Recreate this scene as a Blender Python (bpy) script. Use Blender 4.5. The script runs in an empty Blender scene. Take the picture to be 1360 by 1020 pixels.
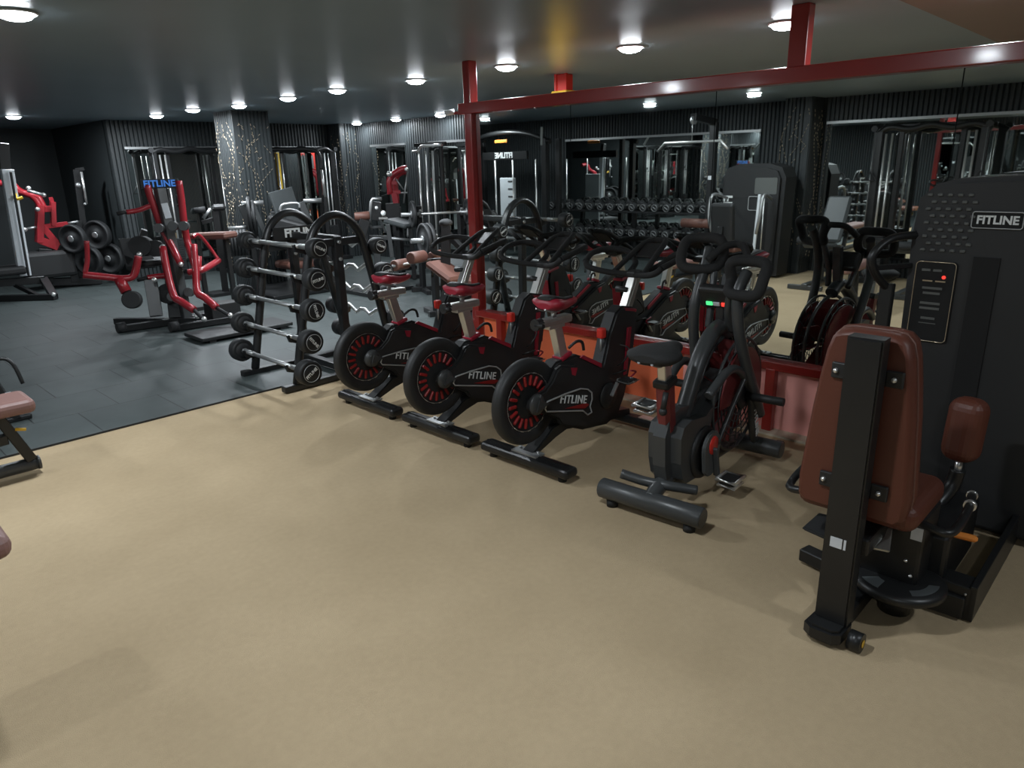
import bpy, bmesh, math, random
from mathutils import Vector as V, Matrix as Mx, Euler
random.seed(7)
PI = math.pi
scn = bpy.context.scene
COL = scn.collection
# ---------------------------------------------------------------- camera geometry
F, CX, CY, H = 943.0, 680.0, 510.0, 1.5
_x = V((1640-CX, 192-CY, F)).normalized(); _y0 = V((-330-CX, 243-CY, F)).normalized()
_z = _y0.cross(_x).normalized()
if _z.y > 0: _z = -_z
_y = _z.cross(_x).normalized()
if _y.dot(_y0) < 0: _y = -_y
R3 = Mx((_x, _y, _z))
def ray(px, py): return R3 @ V((px-CX, py-CY, F))
def AZ(px, py, z=0.0): r = ray(px, py); return V((0, 0, H)) + r*((z-H)/r.z)
def AX(px, py, x): r = ray(px, py); return V((0, 0, H)) + r*(x/r.x)
def AY(px, py, y): r = ray(px, py); return V((0, 0, H)) + r*(y/r.y)
def AD(px, py, d): r = ray(px, py); return V((0, 0, H)) + r*(d/math.hypot(r.x, r.y))
cam = bpy.data.objects.new('camera', bpy.data.cameras.new('camera')); COL.objects.link(cam)
rt, up, bk = R3 @ V((1, 0, 0)), R3 @ V((0, -1, 0)), R3 @ V((0, 0, -1))
cam.matrix_world = Mx(((rt.x, up.x, bk.x, 0), (rt.y, up.y, bk.y, 0), (rt.z, up.z, bk.z, H), (0, 0, 0, 1)))
cam.data.sensor_width = 36; cam.data.lens = F/1360*36; cam.data.clip_start = .05
scn.camera = cam
# ---------------------------------------------------------------- materials
def mat(name, col, rough=.5, metal=0, emit=None, es=1, bump=0, bscale=200, vary=0, vscale=5, coat=0, spec=.5):
    m = bpy.data.materials.new(name); m.use_nodes = True; n = m.node_tree; b = n.nodes['Principled BSDF']
    b.inputs['Base Color'].default_value = (*col, 1); b.inputs['Roughness'].default_value = rough
    b.inputs['Metallic'].default_value = metal; b.inputs['Specular IOR Level'].default_value = spec
    if coat: b.inputs['Coat Weight'].default_value = coat; b.inputs['Coat Roughness'].default_value = .1
    if emit: b.inputs['Emission Color'].default_value = (*emit, 1); b.inputs['Emission Strength'].default_value = es
    tc = n.nodes.new('ShaderNodeTexCoord')
    if bump:
        t = n.nodes.new('ShaderNodeTexNoise'); t.inputs['Scale'].default_value = bscale; t.inputs['Detail'].default_value = 3
        n.links.new(tc.outputs['Object'], t.inputs['Vector'])
        bp = n.nodes.new('ShaderNodeBump'); bp.inputs['Strength'].default_value = bump; bp.inputs['Distance'].default_value = .004
        n.links.new(t.outputs['Fac'], bp.inputs['Height']); n.links.new(bp.outputs['Normal'], b.inputs['Normal'])
    if vary:
        t = n.nodes.new('ShaderNodeTexNoise'); t.inputs['Scale'].default_value = vscale; t.inputs['Detail'].default_value = 4
        n.links.new(tc.outputs['Object'], t.inputs['Vector'])
        r = n.nodes.new('ShaderNodeMapRange'); r.inputs['To Min'].default_value = 1-vary; r.inputs['To Max'].default_value = 1+vary
        n.links.new(t.outputs['Fac'], r.inputs['Value'])
        x = n.nodes.new('ShaderNodeVectorMath'); x.operation = 'SCALE'; x.inputs[0].default_value = col
        n.links.new(r.outputs['Result'], x.inputs['Scale']); n.links.new(x.outputs['Vector'], b.inputs['Base Color'])
    return m
M = dict(
 black=mat('black_paint', (.012, .0125, .013), .38, vary=.2, vscale=8),
 satin=mat('black_satin', (.016, .0165, .017), .55, vary=.15),
 plastic=mat('black_plastic', (.014, .0145, .015), .5, bump=.15, bscale=300),
 rubber=mat('black_rubber', (.018, .019, .02), .75, bump=.2, bscale=150),
 iron=mat('iron_plate', (.014, .015, .016), .58, vary=.25, vscale=20),
 dark=mat('dark_void', (.004, .004, .004), .8),
 grey=mat('charcoal_paint', (.048, .051, .052), .35, vary=.15),
 foam=mat('foam_grip', (.014, .014, .014), .85, bump=.4, bscale=120),
 chrome=mat('chrome', (.82, .82, .80), .3, .8, vary=.05),
 alu=mat('brushed_aluminium', (.72, .71, .68), .3, .9, vary=.08, vscale=30),
 steel=mat('steel', (.40, .41, .41), .4, .75, vary=.1),
 red=mat('red_paint', (.33, .017, .026), .32, coat=.4, vary=.1),
 frame_red=mat('red_frame_paint', (.33, .022, .018), .3, coat=.5, vary=.12, vscale=3),
 bright_red=mat('bright_red_plastic', (.62, .03, .02), .35, vary=.08),
 crimson=mat('crimson_vinyl', (.30, .012, .03), .45, bump=.1, vary=.1),
 fin_red=mat('fin_red', (.26, .012, .012), .4, vary=.15, vscale=40),
 deep_red=mat('dark_red_paint', (.15, .022, .022), .4, vary=.2, vscale=20),
 mauve=mat('mauve_vinyl', (.20, .105, .09), .5, bump=.12, bscale=90, vary=.1),
 midgrey=mat('mid_grey_paint', (.085, .09, .09), .4, vary=.12),
 brown=mat('brown_vinyl', (.105, .029, .016), .48, bump=.12, bscale=90, vary=.12, vscale=6),
 tan=mat('tan_vinyl', (.14, .062, .046), .5, bump=.12, bscale=90, vary=.12),
 pad=mat('grey_vinyl', (.07, .078, .08), .45, bump=.1, vary=.12),
 orange=mat('orange_plastic', (.75, .25, .04), .4, vary=.1),
 yellow=mat('yellow_paint', (.75, .45, .03), .5, vary=.2),
 white=mat('white_letter', (.72, .74, .73), .5, vary=.05),
 silver=mat('silver_line', (.42, .43, .43), .4, .3, vary=.05),
 wpaint=mat('white_paint', (.75, .79, .82), .45, vary=.1),
 label=mat('label_paper', (.62, .65, .68), .6, vary=.08, vscale=60),
 shade=mat('dull_grey_emboss', (.10, .105, .10), .45, vary=.1),
 gold=mat('pale_gold', (.55, .45, .32), .3, .6, vary=.1),
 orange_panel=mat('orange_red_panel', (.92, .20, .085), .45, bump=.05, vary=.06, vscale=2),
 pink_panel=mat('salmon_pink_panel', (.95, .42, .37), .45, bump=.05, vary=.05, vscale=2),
 strip=mat('cream_strip', (.55, .47, .36), .8, bump=.2, vary=.08),
 wall=mat('charcoal_wall', (.034, .041, .043), .6, bump=.1, vary=.15, vscale=2),
 rib=mat('ribbed_charcoal_panel', (.030, .036, .038), .55, vary=.15, vscale=3),
 brownceil=mat('brown_grey_ceiling', (.21, .175, .16), .6, vary=.08, vscale=1),  # light bounced up from the carpet is put into this brown tint
 lamp=mat('lamp_glass', (.9, .9, .9), .4, emit=(.88, .94, 1), es=30, vary=.01),
 blue=mat('blue_sign_letters', (.02, .08, .3), .5, emit=(.08, .3, .9), es=.35, vary=.05),
 led_g=mat('green_lamp', (.02, .4, .1), .5, emit=(.1, .9, .3), es=.8, vary=.02),
 led_r=mat('red_lamp', (.6, .02, .02), .5, emit=(1, .06, .04), es=.8, vary=.02),
 diamond=mat('tread_plate', (.4, .4, .38), .3, .9, vary=.2, vscale=60),
)
def mirror_mat():
    m = bpy.data.materials.new('mirror_glass'); m.use_nodes = True; b = m.node_tree.nodes['Principled BSDF']
    b.inputs['Base Color'].default_value = (.80, .84, .82, 1); b.inputs['Metallic'].default_value = 1; b.inputs['Roughness'].default_value = .012
    return m
M['mirror'] = mirror_mat()
def carpet_mat():
    m = bpy.data.materials.new('beige_carpet'); m.use_nodes = True; n = m.node_tree; b = n.nodes['Principled BSDF']
    tc = n.nodes.new('ShaderNodeTexCoord')
    def noise(s, d=4):
        t = n.nodes.new('ShaderNodeTexNoise'); t.inputs['Scale'].default_value = s; t.inputs['Detail'].default_value = d
        n.links.new(tc.outputs['Object'], t.inputs['Vector']); return t
    a, c, f = noise(1.6), noise(38, 2), noise(420, 2)
    r = n.nodes.new('ShaderNodeValToRGB'); r.color_ramp.elements[0].position = .3; r.color_ramp.elements[1].position = .7
    r.color_ramp.elements[0].color = (.42, .322, .20, 1); r.color_ramp.elements[1].color = (.495, .383, .243, 1)
    n.links.new(a.outputs['Fac'], r.inputs['Fac'])
    mp = n.nodes.new('ShaderNodeMapRange'); mp.inputs['To Min'].default_value = .86; mp.inputs['To Max'].default_value = 1.12
    mx = n.nodes.new('ShaderNodeMath'); mx.operation = 'ADD'; n.links.new(c.outputs['Fac'], mx.inputs[0]); n.links.new(f.outputs['Fac'], mx.inputs[1])
    h = n.nodes.new('ShaderNodeMath'); h.operation = 'MULTIPLY'; h.inputs[1].default_value = .5; n.links.new(mx.outputs[0], h.inputs[0])
    n.links.new(h.outputs[0], mp.inputs['Value'])
    s = n.nodes.new('ShaderNodeVectorMath'); s.operation = 'SCALE'; n.links.new(r.outputs['Color'], s.inputs[0]); n.links.new(mp.outputs[0], s.inputs['Scale'])
    n.links.new(s.outputs['Vector'], b.inputs['Base Color'])
    bp = n.nodes.new('ShaderNodeBump'); bp.inputs['Strength'].default_value = .5; bp.inputs['Distance'].default_value = .004
    n.links.new(f.outputs['Fac'], bp.inputs['Height']); n.links.new(bp.outputs['Normal'], b.inputs['Normal'])
    b.inputs['Roughness'].default_value = .95; b.inputs['Specular IOR Level'].default_value = .1
    return m
M['carpet'] = carpet_mat()
def rubber_floor_mat():
    m = bpy.data.materials.new('rubber_tile_floor'); m.use_nodes = True; n = m.node_tree; b = n.nodes['Principled BSDF']
    tc = n.nodes.new('ShaderNodeTexCoord')
    br = n.nodes.new('ShaderNodeTexBrick'); br.inputs['Scale'].default_value = 1; br.inputs['Brick Width'].default_value = .5
    br.inputs['Row Height'].default_value = .5; br.inputs['Mortar Size'].default_value = .004; br.inputs['Mortar Smooth'].default_value = .3
    br.inputs['Color1'].default_value = (.038, .049, .048, 1); br.inputs['Color2'].default_value = (.048, .060, .059, 1)
    br.inputs['Mortar'].default_value = (.012, .013, .014, 1)
    mpg = n.nodes.new('ShaderNodeMapping'); mpg.inputs['Location'].default_value = (.1, .4, 0)
    n.links.new(tc.outputs['Object'], mpg.inputs['Vector']); n.links.new(mpg.outputs['Vector'], br.inputs['Vector'])
    t = n.nodes.new('ShaderNodeTexNoise'); t.inputs['Scale'].default_value = 2.2; t.inputs['Detail'].default_value = 7; t.inputs['Roughness'].default_value = .7
    n.links.new(tc.outputs['Object'], t.inputs['Vector'])
    mp = n.nodes.new('ShaderNodeMapRange'); mp.inputs['To Min'].default_value = .6; mp.inputs['To Max'].default_value = 1.5
    n.links.new(t.outputs['Fac'], mp.inputs['Value'])
    s = n.nodes.new('ShaderNodeVectorMath'); s.operation = 'SCALE'; n.links.new(br.outputs['Color'], s.inputs[0]); n.links.new(mp.outputs[0], s.inputs['Scale'])
    n.links.new(s.outputs['Vector'], b.inputs['Base Color'])
    bp = n.nodes.new('ShaderNodeBump'); bp.inputs['Strength'].default_value = .4; bp.inputs['Distance'].default_value = .004
    n.links.new(br.outputs['Fac'], bp.inputs['Height']); bp.invert = True; n.links.new(bp.outputs['Normal'], b.inputs['Normal'])
    b.inputs['Roughness'].default_value = .55
    return m
M['rubberfloor'] = rubber_floor_mat()
def ceil_mat():
    m = mat('glossy_charcoal_ceiling', (.26, .335, .38), .36, vary=.12, vscale=1.5, bump=.03, bscale=40)
    return m
M['ceil'] = ceil_mat()
# ---------------------------------------------------------------- shape helpers: each returns f(bm)
def _frame(d):
    d = d.normalized(); u = V((0, 0, 1)) if abs(d.z) < .9 else V((1, 0, 0))
    a = u.cross(d).normalized(); return a, d.cross(a)
def B(c, s, rot=None, bev=0, seg=2):
    def f(bm):
        m = Mx.Translation(V(c))
        if rot: m = m @ Euler(rot).to_matrix().to_4x4()
        r = bmesh.ops.create_cube(bm, size=1, matrix=m @ Mx.Diagonal((*s, 1)))
        if bev:
            es = {e for v in r['verts'] for e in v.link_edges}
            bmesh.ops.bevel(bm, geom=list(es), offset=min(bev, min(s)*.49), segments=seg, affect='EDGES', profile=.5)
    return f
def C(a, b, r, r2=None, n=14, bev=0):
    def f(bm):
        p, q = V(a), V(b); d = q-p; u, w = _frame(d); rr = r if r2 is None else r2; dn = d.normalized()
        rings = [(p, r), (q, rr)]
        if bev: rings = [(p, r-bev), (p+dn*bev, r), (q-dn*bev, rr), (q, rr-bev)]
        vs = [[bm.verts.new(o+(u*math.cos(t*2*PI/n)+w*math.sin(t*2*PI/n))*k) for t in range(n)] for o, k in rings]
        for i in range(len(vs)-1):
            for t in range(n):
                fc = bm.faces.new((vs[i][t], vs[i][(t+1) % n], vs[i+1][(t+1) % n], vs[i+1][t])); fc.smooth = True
        bm.faces.new(vs[0][::-1]); bm.faces.new(vs[-1])
    return f
def spline(pts, k=6, closed=False):
    P = [V(p) for p in pts]; n = len(P); out = []
    for i in range(n if closed else n-1):
        g = lambda j: P[j % n] if closed else P[max(0, min(n-1, j))]
        a, b, c, d = g(i-1), g(i), g(i+1), g(i+2)
        for s in range(k):
            t = s/k
            out.append(.5*((2*b)+(c-a)*t+(2*a-5*b+4*c-d)*t*t+(3*b-a-3*c+d)*t**3))
    if not closed: out.append(P[-1])
    return out
def Tb(pts, r, n=8, smooth=True, closed=False, k=6, flat=1, radii=None):
    """tube swept along a polyline (parallel transport)"""
    def f(bm):
        P = spline(pts, k, closed) if smooth and len(pts) > 2 else [V(p) for p in pts]
        N = len(P); u = None; rings = []
        for i, p in enumerate(P):
            a = P[(i-1) % N] if (closed or i) else p
            b = P[(i+1) % N] if (closed or i < N-1) else p
            d = (b-a).normalized()
            if u is None: u, w = _frame(d)
            else:
                u = (u-d*u.dot(d))
                u = u.normalized() if u.length > 1e-6 else _frame(d)[0]
                w = d.cross(u)
            rr = r if radii is None else radii[0]+(radii[1]-radii[0])*i/(N-1)
            rings.append([bm.verts.new(p+(u*math.cos(t*2*PI/n)+w*math.sin(t*2*PI/n)*flat)*rr) for t in range(n)])
        for i in range(N if closed else N-1):
            A_, B_ = rings[i], rings[(i+1) % N]
            for t in range(n):
                fc = bm.faces.new((A_[t], A_[(t+1) % n], B_[(t+1) % n], B_[t])); fc.smooth = n > 4
        if not closed: bm.faces.new(rings[0][::-1]); bm.faces.new(rings[-1])
    return f
def Bar(a, b, w, h=None, up=(0, 0, 1), bev=.004):
    """rectangular bar from a to b; w across, h along 'up'"""
    def f(bm):
        p, q = V(a), V(b); d = (q-p); L = d.length; d.normalize(); U = V(up)
        s = U.cross(d)
        if s.length < 1e-4: s = V((1, 0, 0)).cross(d)
        s.normalize(); U2 = d.cross(s); c = (p+q)/2
        m = Mx(((d.x, s.x, U2.x, c.x), (d.y, s.y, U2.y, c.y), (d.z, s.z, U2.z, c.z), (0, 0, 0, 1)))
        hh = w if h is None else h
        r = bmesh.ops.create_cube(bm, size=1, matrix=m @ Mx.Diagonal((L, w, hh, 1)))
        if bev: bmesh.ops.bevel(bm, geom=list({e for v in r['verts'] for e in v.link_edges}), offset=min(bev, min(w, hh, L)*.4), segments=1, affect='EDGES')
    return f
def Pr(pts, lo, hi, ax='y', bev=0):
    """prism: 2D outline (remaining two axes in order) extruded from lo to hi along ax"""
    def f(bm):
        def mk(p, t): return {'y': V((p[0], t, p[1])), 'x': V((t, p[0], p[1])), 'z': V((p[0], p[1], t))}[ax]
        a = [bm.verts.new(mk(p, lo)) for p in pts]; b = [bm.verts.new(mk(p, hi)) for p in pts]; n = len(pts)
        fs = [bm.faces.new(a), bm.faces.new(b[::-1])]
        for i in range(n): fs.append(bm.faces.new((a[i], b[i], b[(i+1) % n], a[(i+1) % n])))
        bmesh.ops.recalc_face_normals(bm, faces=fs)
        if bev:
            es = list({e for q in fs[:2] for e in q.edges})
            bmesh.ops.bevel(bm, geom=es, offset=bev, segments=2, affect='EDGES')
    return f
def La(prof, c, ax='z', n=32, flip=1):
    """lathe [(radius, height)] about an axis through c"""
    def f(bm):
        o = V(c); rings = []
        for r, h in prof:
            ring = []
            for t in range(n):
                ca, sa = math.cos(t*2*PI/n)*r, math.sin(t*2*PI/n)*r
                p = {'z': V((ca, sa, h)), 'y': V((ca, h, sa)), 'x': V((h, ca, sa))}[ax]
                ring.append(bm.verts.new(o+p))
            rings.append(ring)
        fs = []
        for i in range(len(rings)-1):
            for t in range(n):
                q = bm.faces.new((rings[i][t], rings[i][(t+1) % n], rings[i+1][(t+1) % n], rings[i+1][t])); q.smooth = True; fs.append(q)
        fs.append(bm.faces.new(rings[0])); fs.append(bm.faces.new(rings[-1]))
        bmesh.ops.recalc_face_normals(bm, faces=fs)
    return f
def Sp(c, r, s=(1, 1, 1)):
    def f(bm):
        q = bmesh.ops.create_uvsphere(bm, u_segments=14, v_segments=9, radius=r, matrix=Mx.Translation(V(c)) @ Mx.Diagonal((*s, 1)))
        for v in q['verts']:
            for fc in v.link_faces: fc.smooth = True
    return f
def To(c, R, r, ax='y', n=40, m=8):
    def f(bm):
        pts = []
        for t in range(n):
            a = t*2*PI/n; x, y = math.cos(a)*R, math.sin(a)*R
            pts.append(V(c)+{'y': V((x, 0, y)), 'x': V((0, x, y)), 'z': V((x, y, 0))}[ax])
        Tb(pts, r, m, smooth=False, closed=True)(bm)
    return f
def Loft(secs, cap=True):
    """list of rings (equal length lists of points), smooth"""
    def f(bm):
        rs = [[bm.verts.new(V(p)) for p in s] for s in secs]; n = len(rs[0]); fs = []
        for i in range(len(rs)-1):
            for t in range(n):
                q = bm.faces.new((rs[i][t], rs[i][(t+1) % n], rs[i+1][(t+1) % n], rs[i+1][t])); q.smooth = True; fs.append(q)
        if cap: fs += [bm.faces.new(rs[0][::-1]), bm.faces.new(rs[-1])]
        bmesh.ops.recalc_face_normals(bm, faces=fs)
    return f
# ---------------------------------------------------------------- object helpers
OFF = {}
def mesh(name, *fs):
    bm = bmesh.new()
    for f in fs: f(bm)
    me = bpy.data.meshes.new(name); bm.normal_update(); bm.to_mesh(me); bm.free(); return me
def P(parent, name, m, *fs, label=None):
    """one part (mesh of its own) under parent; world things carry an offset so that shapes may be given in world space"""
    me = mesh(name, *fs); o = bpy.data.objects.new(name, me); COL.objects.link(o)
    me.materials.append(M[m])
    off = OFF.get(parent.name) if parent else None
    if off is not None: me.transform(Mx.Translation(-off)); OFF[o.name] = off
    if parent: o.parent = parent
    if label: o['label'] = label
    return o
def Ps(parent, name, m, fs, label=None):
    return [P(parent, name, m, f, label=label) for f in fs]
def tag(o, label, cat, group=None, kind=None):
    o['label'] = label; o['category'] = cat
    if group: o['group'] = group
    if kind: o['kind'] = kind
    return o
def T(name, label, cat, loc=(0, 0, 0), rz=0, group=None, world=False):
    o = bpy.data.objects.new(name, None); COL.objects.link(o); o.location = loc; o.rotation_euler = (0, 0, rz); o.empty_display_size = .05
    if world: OFF[o.name] = V(loc)
    return tag(o, label, cat, group)
def One(name, m, label, cat, *fs, loc=(0, 0, 0), rz=0, group=None, world=False):
    me = mesh(name, *fs); me.materials.append(M[m])
    if world: me.transform(Mx.Translation(-V(loc)))
    o = bpy.data.objects.new(name, me); COL.objects.link(o); o.location = loc; o.rotation_euler = (0, 0, rz)
    return tag(o, label, cat, group)
def S(name, m, *fs):
    o = P(None, name, m, *fs); o['kind'] = 'structure'; return o
def TX(parent, name, txt, size, m, loc, rot=(PI/2, 0, 0), ext=.0015, bold=.02, spacing=1.0, sx=1, label=None):
    cu = bpy.data.curves.new(name, 'FONT'); cu.body = txt; cu.size = size; cu.extrude = ext; cu.offset = bold*size
    cu.align_x = 'CENTER'; cu.align_y = 'CENTER'; cu.space_character = spacing; cu.resolution_u = 2
    t = bpy.data.objects.new(name, cu); COL.objects.link(t); bpy.context.view_layer.update()
    me = bpy.data.meshes.new_from_object(t.evaluated_get(bpy.context.evaluated_depsgraph_get()))
    bpy.data.objects.remove(t); bpy.data.curves.remove(cu)
    me.name = name; me.materials.clear(); me.materials.append(M[m]); me.transform(Mx.Diagonal((sx, 1, 1, 1)))
    me.transform(Mx.Translation(V(loc)) @ Euler(rot).to_matrix().to_4x4())
    off = OFF.get(parent.name) if parent else None
    if off is not None: me.transform(Mx.Translation(-off))
    o = bpy.data.objects.new(name, me); COL.objects.link(o); o.parent = parent
    if label: o['label'] = label
    return o
def copy_tree(o, parent=None):
    c = o.copy(); COL.objects.link(c)
    if parent: c.parent = parent
    for ch in list(o.children): copy_tree(ch, c)
    return c
def dup(o, loc, rz, label, group=None):
    c = copy_tree(o); c.location = loc; c.rotation_euler = (0, 0, rz); c['label'] = label
    if group: c['group'] = group
    return c
TXN = (PI/2, 0, 0)            # lettering read from the -y side
TXW = (PI/2, 0, -PI/2)        # lettering read from the -x side
TXE = (PI/2, 0, PI/2)         # lettering read from the +x side
# ---------------------------------------------------------------- ROOM
CEIL = 2.2; XL, XR, YN, YF, YD = -2.3, 7.4, -3.0, 11.1, 13.6
XM = 3.75
S('floor', 'carpet', Pr([(XL, YN), (XR, YN), (XR, 4.6), (XL, 4.6)], -.1, 0, 'z'))
S('floor', 'rubberfloor', Pr([(XL, 4.6), (XR, 4.6), (XR, YD), (XL, YD)], -.1, .012, 'z'))
S('ceiling', 'ceil', Pr([(XL, YN), (XR, YN), (XR, YD), (XL, YD)], CEIL, CEIL+.1, 'z'))
S('ceiling', 'brownceil', Pr([(3.86, YN), (XR, YN), (XR, 1.25), (3.86, 1.25)], CEIL-.02, CEIL-.0005, 'z'))
def ribs(a, b, fixed, ax, sgn, z0=0, z1=CEIL, pitch=.056, dep=.022):
    """corrugated slat panel; runs a..b along the other axis; faces sgn*ax"""
    pts = []; n = int((b-a)/pitch); p = (b-a)/n
    for i in range(n):
        s = a+i*p
        pts += [(s, 0), (s+p*.18, dep), (s+p*.72, dep), (s+p*.9, 0)]
    pts.append((b, 0)); pts += [(b, -.06), (a, -.06)]
    if ax == 'y': o = [(s, fixed+sgn*d) for s, d in pts]
    else: o = [(fixed+sgn*d, s) for s, d in pts]
    return Pr(o, z0, z1, 'z')
S('wall_far', 'rib', ribs(3.55, XR, YF, 'y', -1))
S('wall_end', 'wall', B((.625, YD+.05, 1.1), (5.85, .1, 2.2)))
S('wall_side', 'wall', B((3.61, 12.4, 1.1), (.12, 2.4, 2.2)))
S('wall_right', 'rib', ribs(YN, YF, XR, 'x', -1))
S('wall_left', 'rib', ribs(YN, YD, XL, 'x', 1))
S('wall_near', 'wall', B((2.55, YN-.05, 1.1), (9.9, .1, 2.2)))
def wmirror(label, *fs):
    t = T('wall_mirror', label, 'mirror', (0, 0, 0)); return t
def wall_mirror(label, ax, fixed, a, b, z0, z1, s):
    """mirror sheet with a pale top rail; s = facing sign"""
    if ax == 'y': t = T('wall_mirror', label, 'mirror', ((a+b)/2, fixed, z0), world=True)
    else: t = T('wall_mirror', label, 'mirror', (fixed, (a+b)/2, z0), world=True)
    c, w = (a+b)/2, b-a
    def bx(off, th, zc, zh, ww=w): return B((c, fixed+s*off, zc), (ww, th, zh)) if ax == 'y' else B((fixed+s*off, c, zc), (th, ww, zh))
    P(t, 'mirror_sheet', 'mirror', bx(.012, .012, (z0+z1)/2, z1-z0))
    P(t, 'top_rail', 'steel', bx(.016, .03, z1+.014, .032, w+.02))
    P(t, 'bottom_rail', 'black', bx(.016, .03, z0-.014, .028, w+.02))
    return t
wall_mirror('wide mirror on the end wall behind the cable crossovers', 'y', YF-.022, 3.74, 6.85, .25, 1.82, -1)
wall_mirror('narrow mirror on the ribbed side wall nearest the room corner', 'x', XR-.022, 9.46, 10.37, .25, 1.82, -1)
wall_mirror('mirror on the ribbed side wall beside the red post', 'x', XR-.022, 7.5, 8.86, .25, 1.82, -1)
wall_mirror('long mirror behind the dumbbell rack', 'x', XL+.022, 4.7, 8.15, .25, 1.83, 1)
wall_mirror('long mirror behind the weight stack machines', 'x', XL+.022, .2, 3.8, .25, 1.88, 1)
def column(label, x0, x1, y0, y1, glabel, strands, faces):
    t = T('column', label, 'column', ((x0+x1)/2, (y0+y1)/2, 0), world=True)
    P(t, 'core', 'wall', B(((x0+x1)/2, (y0+y1)/2, CEIL/2), (x1-x0-.05, y1-y0-.05, CEIL)))
    P(t, 'slat_panel', 'rib', ribs(x0, x1, y0+.02, 'y', -1, pitch=.05), )
    P(t, 'slat_panel', 'rib', ribs(y0, y1, x0+.02 if 'w' in faces else x1-.02, 'x', -1 if 'w' in faces else 1, pitch=.05))
    # garlands: zigzag strings of small glinting beads
    fs = []
    for k in range(strands):
        for face in faces:
            z = 2.1-random.random()*.15; u = random.random()
            while z > .45:
                u2 = min(1, max(0, u+random.uniform(-.45, .45))); z2 = z-random.uniform(.08, .35)
                n = max(2, int(math.hypot((u2-u)*.5, z-z2)/.045))
                for i in range(n):
                    if random.random() < .3: continue
                    f0, f1 = i/n, (i+.55)/n
                    q = []
                    for ff in (f0, f1):
                        uu, zz = u+(u2-u)*ff, z+(z2-z)*ff
                        q.append((x0+(x1-x0)*uu, y0-.018, zz) if face == 's' else ((x0-.018, y0+(y1-y0)*uu, zz) if face == 'w' else (x1+.018, y0+(y1-y0)*uu, zz)))
                    fs.append(C(q[0], q[1], .0035, n=5))
                u, z = u2, z2
    One('bead_garland', 'gold', glabel, 'garland', *fs, loc=((x0+x1)/2, y0, CEIL), world=True, group='bead garlands on the columns')
column('ribbed black column standing free in front of the cable crossovers', 4.25, 4.75, 8.82, 9.3, 'tangled glinting bead garland wound on the free standing column', 7, 'sw')
column('slim ribbed column in the far room corner', 7.0, 7.33, 10.72, 11.05, 'glinting bead garland hanging in the far room corner', 3, 'sw')
column('ribbed column between the two long wall mirrors', -2.26, -1.9, 3.87, 4.23, 'bead garland on the column between the long wall mirrors', 5, 'se')
# ---------------------------------------------------------------- CEILING LIGHTS
rowA = [10.0, 8.89, 8.13, 7.05, 6.14, 5.12, 4.04, 2.92, 1.90, .88]
LP = []
ordn = ['first', 'second', 'third', 'fourth', 'fifth', 'sixth', 'seventh', 'eighth', 'ninth', 'tenth']
for i, y in enumerate(rowA): LP.append((4.13+(.02 if y < 6 else -.1)-(.2 if y > 8.5 else 0), y, 'round ceiling downlight in the long row above the red frame, %s from the far end' % ordn[i], 1))
for i, y in enumerate([10.46, 9.4, 8.35]): LP.append((7.18, y, 'ceiling downlight against the ribbed side wall, %s from the corner' % ordn[i], .35))
LP += [(2.43, 10.76, 'lone ceiling downlight above the white upright at far left', 1), (1.0, 4.02, 'large glaring ceiling downlight at the upper left corner', 1.25),
       (-.8, 5.53, 'ceiling downlight in front of the dumbbell rack', .55), (-.6, 4.01, 'ceiling downlight near the column between wall mirrors', .5),
       (1.0, 1.4, 'added ceiling downlight brightening the open beige carpet', .85), (-1.0, -.6, 'ceiling downlight behind the viewer at left', .7), (2.2, -1.2, 'ceiling downlight behind the viewer at right', .6), (-.8, 8.6, 'ceiling downlight above the multi station frame', .7)]  # the downlight over the open carpet is added to light it
lampme = ringme = None
proto = None
for x, y, lab, pw in LP:
    if proto is None:
        proto = t = T('ceiling_light', lab, 'ceiling light', (x, y, CEIL), group='round ceiling downlights')
        P(t, 'trim_ring', 'white', La([(.085, 0), (.092, -.006), (.088, -.012), (.078, -.010), (.076, 0)], (0, 0, 0), n=28))
        P(t, 'diffuser', 'lamp', La([(.076, -.001), (.074, -.014), (.06, -.028), (.035, -.036), (.005, -.038)], (0, 0, 0), n=28))
    else: t = dup(proto, (x, y, CEIL), 0, lab)
    L = bpy.data.lights.new('downlight_beam', 'AREA'); L.shape = 'DISK'; L.size = .14; L.energy = 21*pw; L.color = (.87, .94, 1.0)
    lo = bpy.data.objects.new('downlight_beam', L); COL.objects.link(lo); lo.location = (x, y, CEIL-.042)
# soft world
w = bpy.data.worlds.new('world'); scn.world = w; w.use_nodes = True
w.node_tree.nodes['Background'].inputs['Color'].default_value = (.5, .55, .6, 1); w.node_tree.nodes['Background'].inputs['Strength'].default_value = .05
# ---------------------------------------------------------------- RED MIRROR PARTITION
t = T('mirror_partition', 'long red steel frame holding big mirror panes beside the bikes', 'partition', (XM, 1.5, 0), world=True)
Y1, Y0 = 4.02, -1.2
P(t, 'post', 'frame_red', B((XM, Y1, CEIL/2), (.075, .075, CEIL), bev=.006), label='tall red end post reaching the ceiling')
P(t, 'stub_post', 'frame_red', B((XM, 1.63, 2.04), (.07, .09, .32), bev=.005), label='short red stub between beam and ceiling')
for y in (3.76, 1.62, .45, -.7): P(t, 'lower_post', 'frame_red', B((XM-.02, y, .19), (.05, .055, .37), bev=.006))
P(t, 'top_beam', 'frame_red', B((XM, (Y1+Y0)/2+.05, 1.885), (.08, Y1-Y0+.1, .075), bev=.006))
P(t, 'bottom_rail', 'frame_red', B((XM-.01, (Y1+Y0)/2, .390), (.06, Y1-Y0, .05), bev=.006))
seams = [Y1-.04, AX(757, 300, XM).y, AX(941, 300, XM).y, .9, Y0]
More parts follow.
